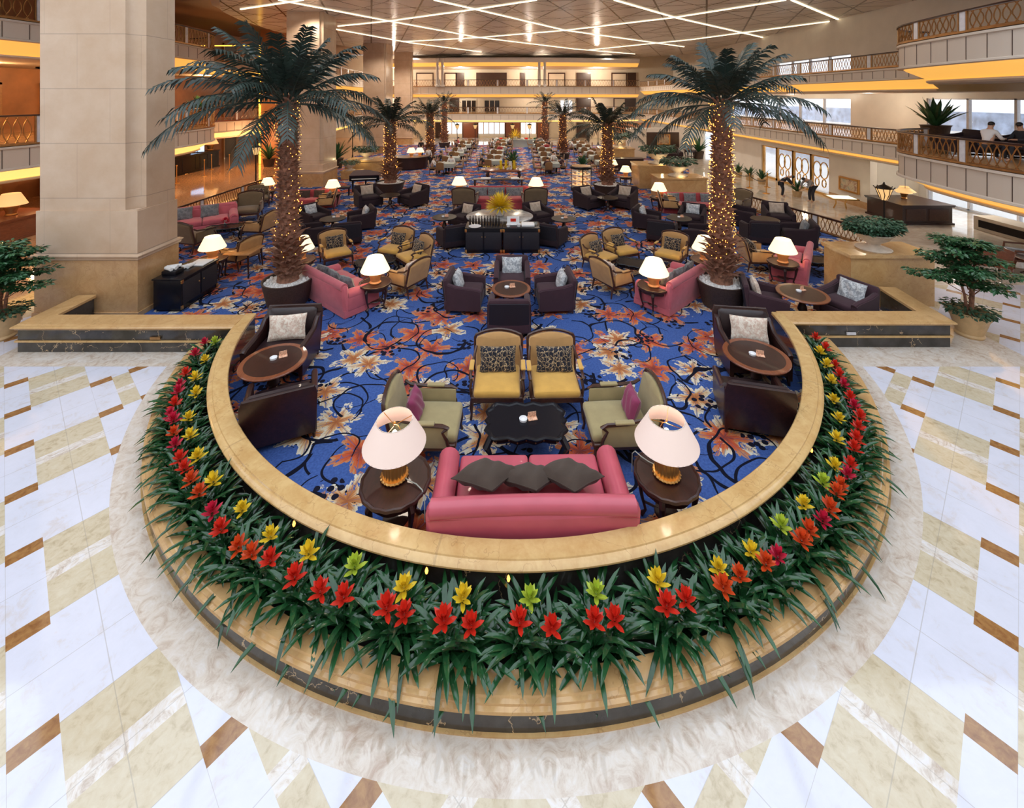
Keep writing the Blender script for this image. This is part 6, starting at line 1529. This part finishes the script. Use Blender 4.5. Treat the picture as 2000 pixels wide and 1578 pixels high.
for r_ in range(6):
    for c_, (X, cn) in enumerate(cols_):
        Yd = 28.4+r_*2.75+rnd.uniform(-.15, .15)+(1.2 if c_ == 1 else 0)
        if c_ == 3 and r_ < 2: Yd += .8
        x = X+rnd.uniform(-.15, .15); where = 'the %s-row %s dining table' % (NUMW[r_], cn)
        place(dt, 'pale-topped dining table, %s row from the front, %s column' % (NUMW[r_], cn), (x, Yd, ZF), 0, 'dining tables')
        for k, (dx, dy, f, w_) in enumerate(((-.82, -.2, (1, 0), 'left'), (.82, .2, (-1, 0), 'right'), (-.25, -.78, (0, 1), 'near'), (.25, .78, (0, -1), 'rear'))):
            place(dc, 'tan dining chair on the %s side of %s' % (w_, where), (x+dx, Yd+dy, ZF), face(*f)+rnd.uniform(-.3, .3), 'dining chairs')
            if rnd.random() < .30:
                sh = rnd.choice(['cl_white', 'cl_dark', 'cl_grey', 'plum', 'red'])
                person('seated diner in %s top on the %s side of %s' % ({'cl_white': 'white', 'cl_dark': 'dark', 'cl_grey': 'grey', 'plum': 'plum', 'red': 'red'}[sh], w_, where), (x+dx*.95, Yd+dy*.95, ZF-.02), face(*f), 'sit', sh, 'cl_dark', .9, 'seated diners')
        for k, (dx, dy) in enumerate(((-.3, -.2), (.3, .2))):
            for src, nm, ddx in ((pl0, 'white plate', 0), (gl0, 'white cup', .2)):
                o = src.copy() if not firstp else src
                if o is not src: COL.objects.link(o)
                o.location = (x+dx+ddx, Yd+dy, ZF+.717); tag(o, '%s on the %s half of %s' % (nm, ('left', 'right')[k], where), nm.split()[1], nm+'s on dining tables')
            firstp = False
flower_vase('round bunch of yellow flowers at the far end of the dining area', (.35, 44.0, .75), .3, .2, 'fyel', .9, 60)
t = thing('buffet_table', 'distant white buffet table under the yellow flowers', 'table', (.35, 44.0, 0))
m = MB(); m.rbox(0, 0, .72, 4.4, 1.0, .05, .02); m.build('table_top', M['cloth'], t); m = MB(); m.bx(-2.1, 2.1, -.45, .45, 0, .70); m.build('table_skirt', M['cloth'], t, False)
for i in range(8):
    m = MB(); m.ball((0, 0, .1), (.2, .16, .1), 8, 5); o = m.build('serving_dish', M[('white', 'fred', 'tan', 'ficus')[i % 4]]); o.location = (-1.55+.44*i if i < 4 else -.75+.44*i, 43.85, .75); tag(o, 'serving dish on the distant buffet table, %s from the left' % ordw(i), 'dish', 'dishes on the distant buffet')
t = thing('buffet_counter', 'dark curved service counter with two small lamps left of the dining tables', 'counter', (-7.3, 31.0, ZF))
m = MB(); m.lathe([(1.25, .0), (1.3, .05), (1.3, .80), (0, .80)], 20, a0=pi*1.02, a1=pi*1.98); o = m.build('front_panel', M['mahogany'], t); m = MB(); m.lathe([(0, .86), (1.42, .86), (1.44, .83), (1.40, .80), (0, .80)], 20, a0=pi, a1=2*pi); m.build('counter_top', M['mahogany'], t)
place(vl, 'small glowing lamp at the middle of the dark service counter', (-7.0, 30.3, ZF+.86), 0, GG, sc=.95); place(vl, 'small glowing lamp at the right of the dark service counter', (-6.5, 30.7, ZF+.86), 0, GG, sc=.9)
t = thing('side_counter', 'dark service counter right of the dining tables', 'counter', (7.9, 29.6, ZF))
m = MB(); m.rbox(0, 0, .42, 1.9, .7, .8, .02); m.build('body', M['mahogany'], t); m = MB(); m.rbox(0, 0, .85, 2.0, .8, .05, .015); m.build('counter_top', M['mahogany'], t)
small_plant('plant in a dark red pot right of the dining tables', (4.6, 28.3, ZF), 2.0, 50, 'mahogany', n=26, L=.4)
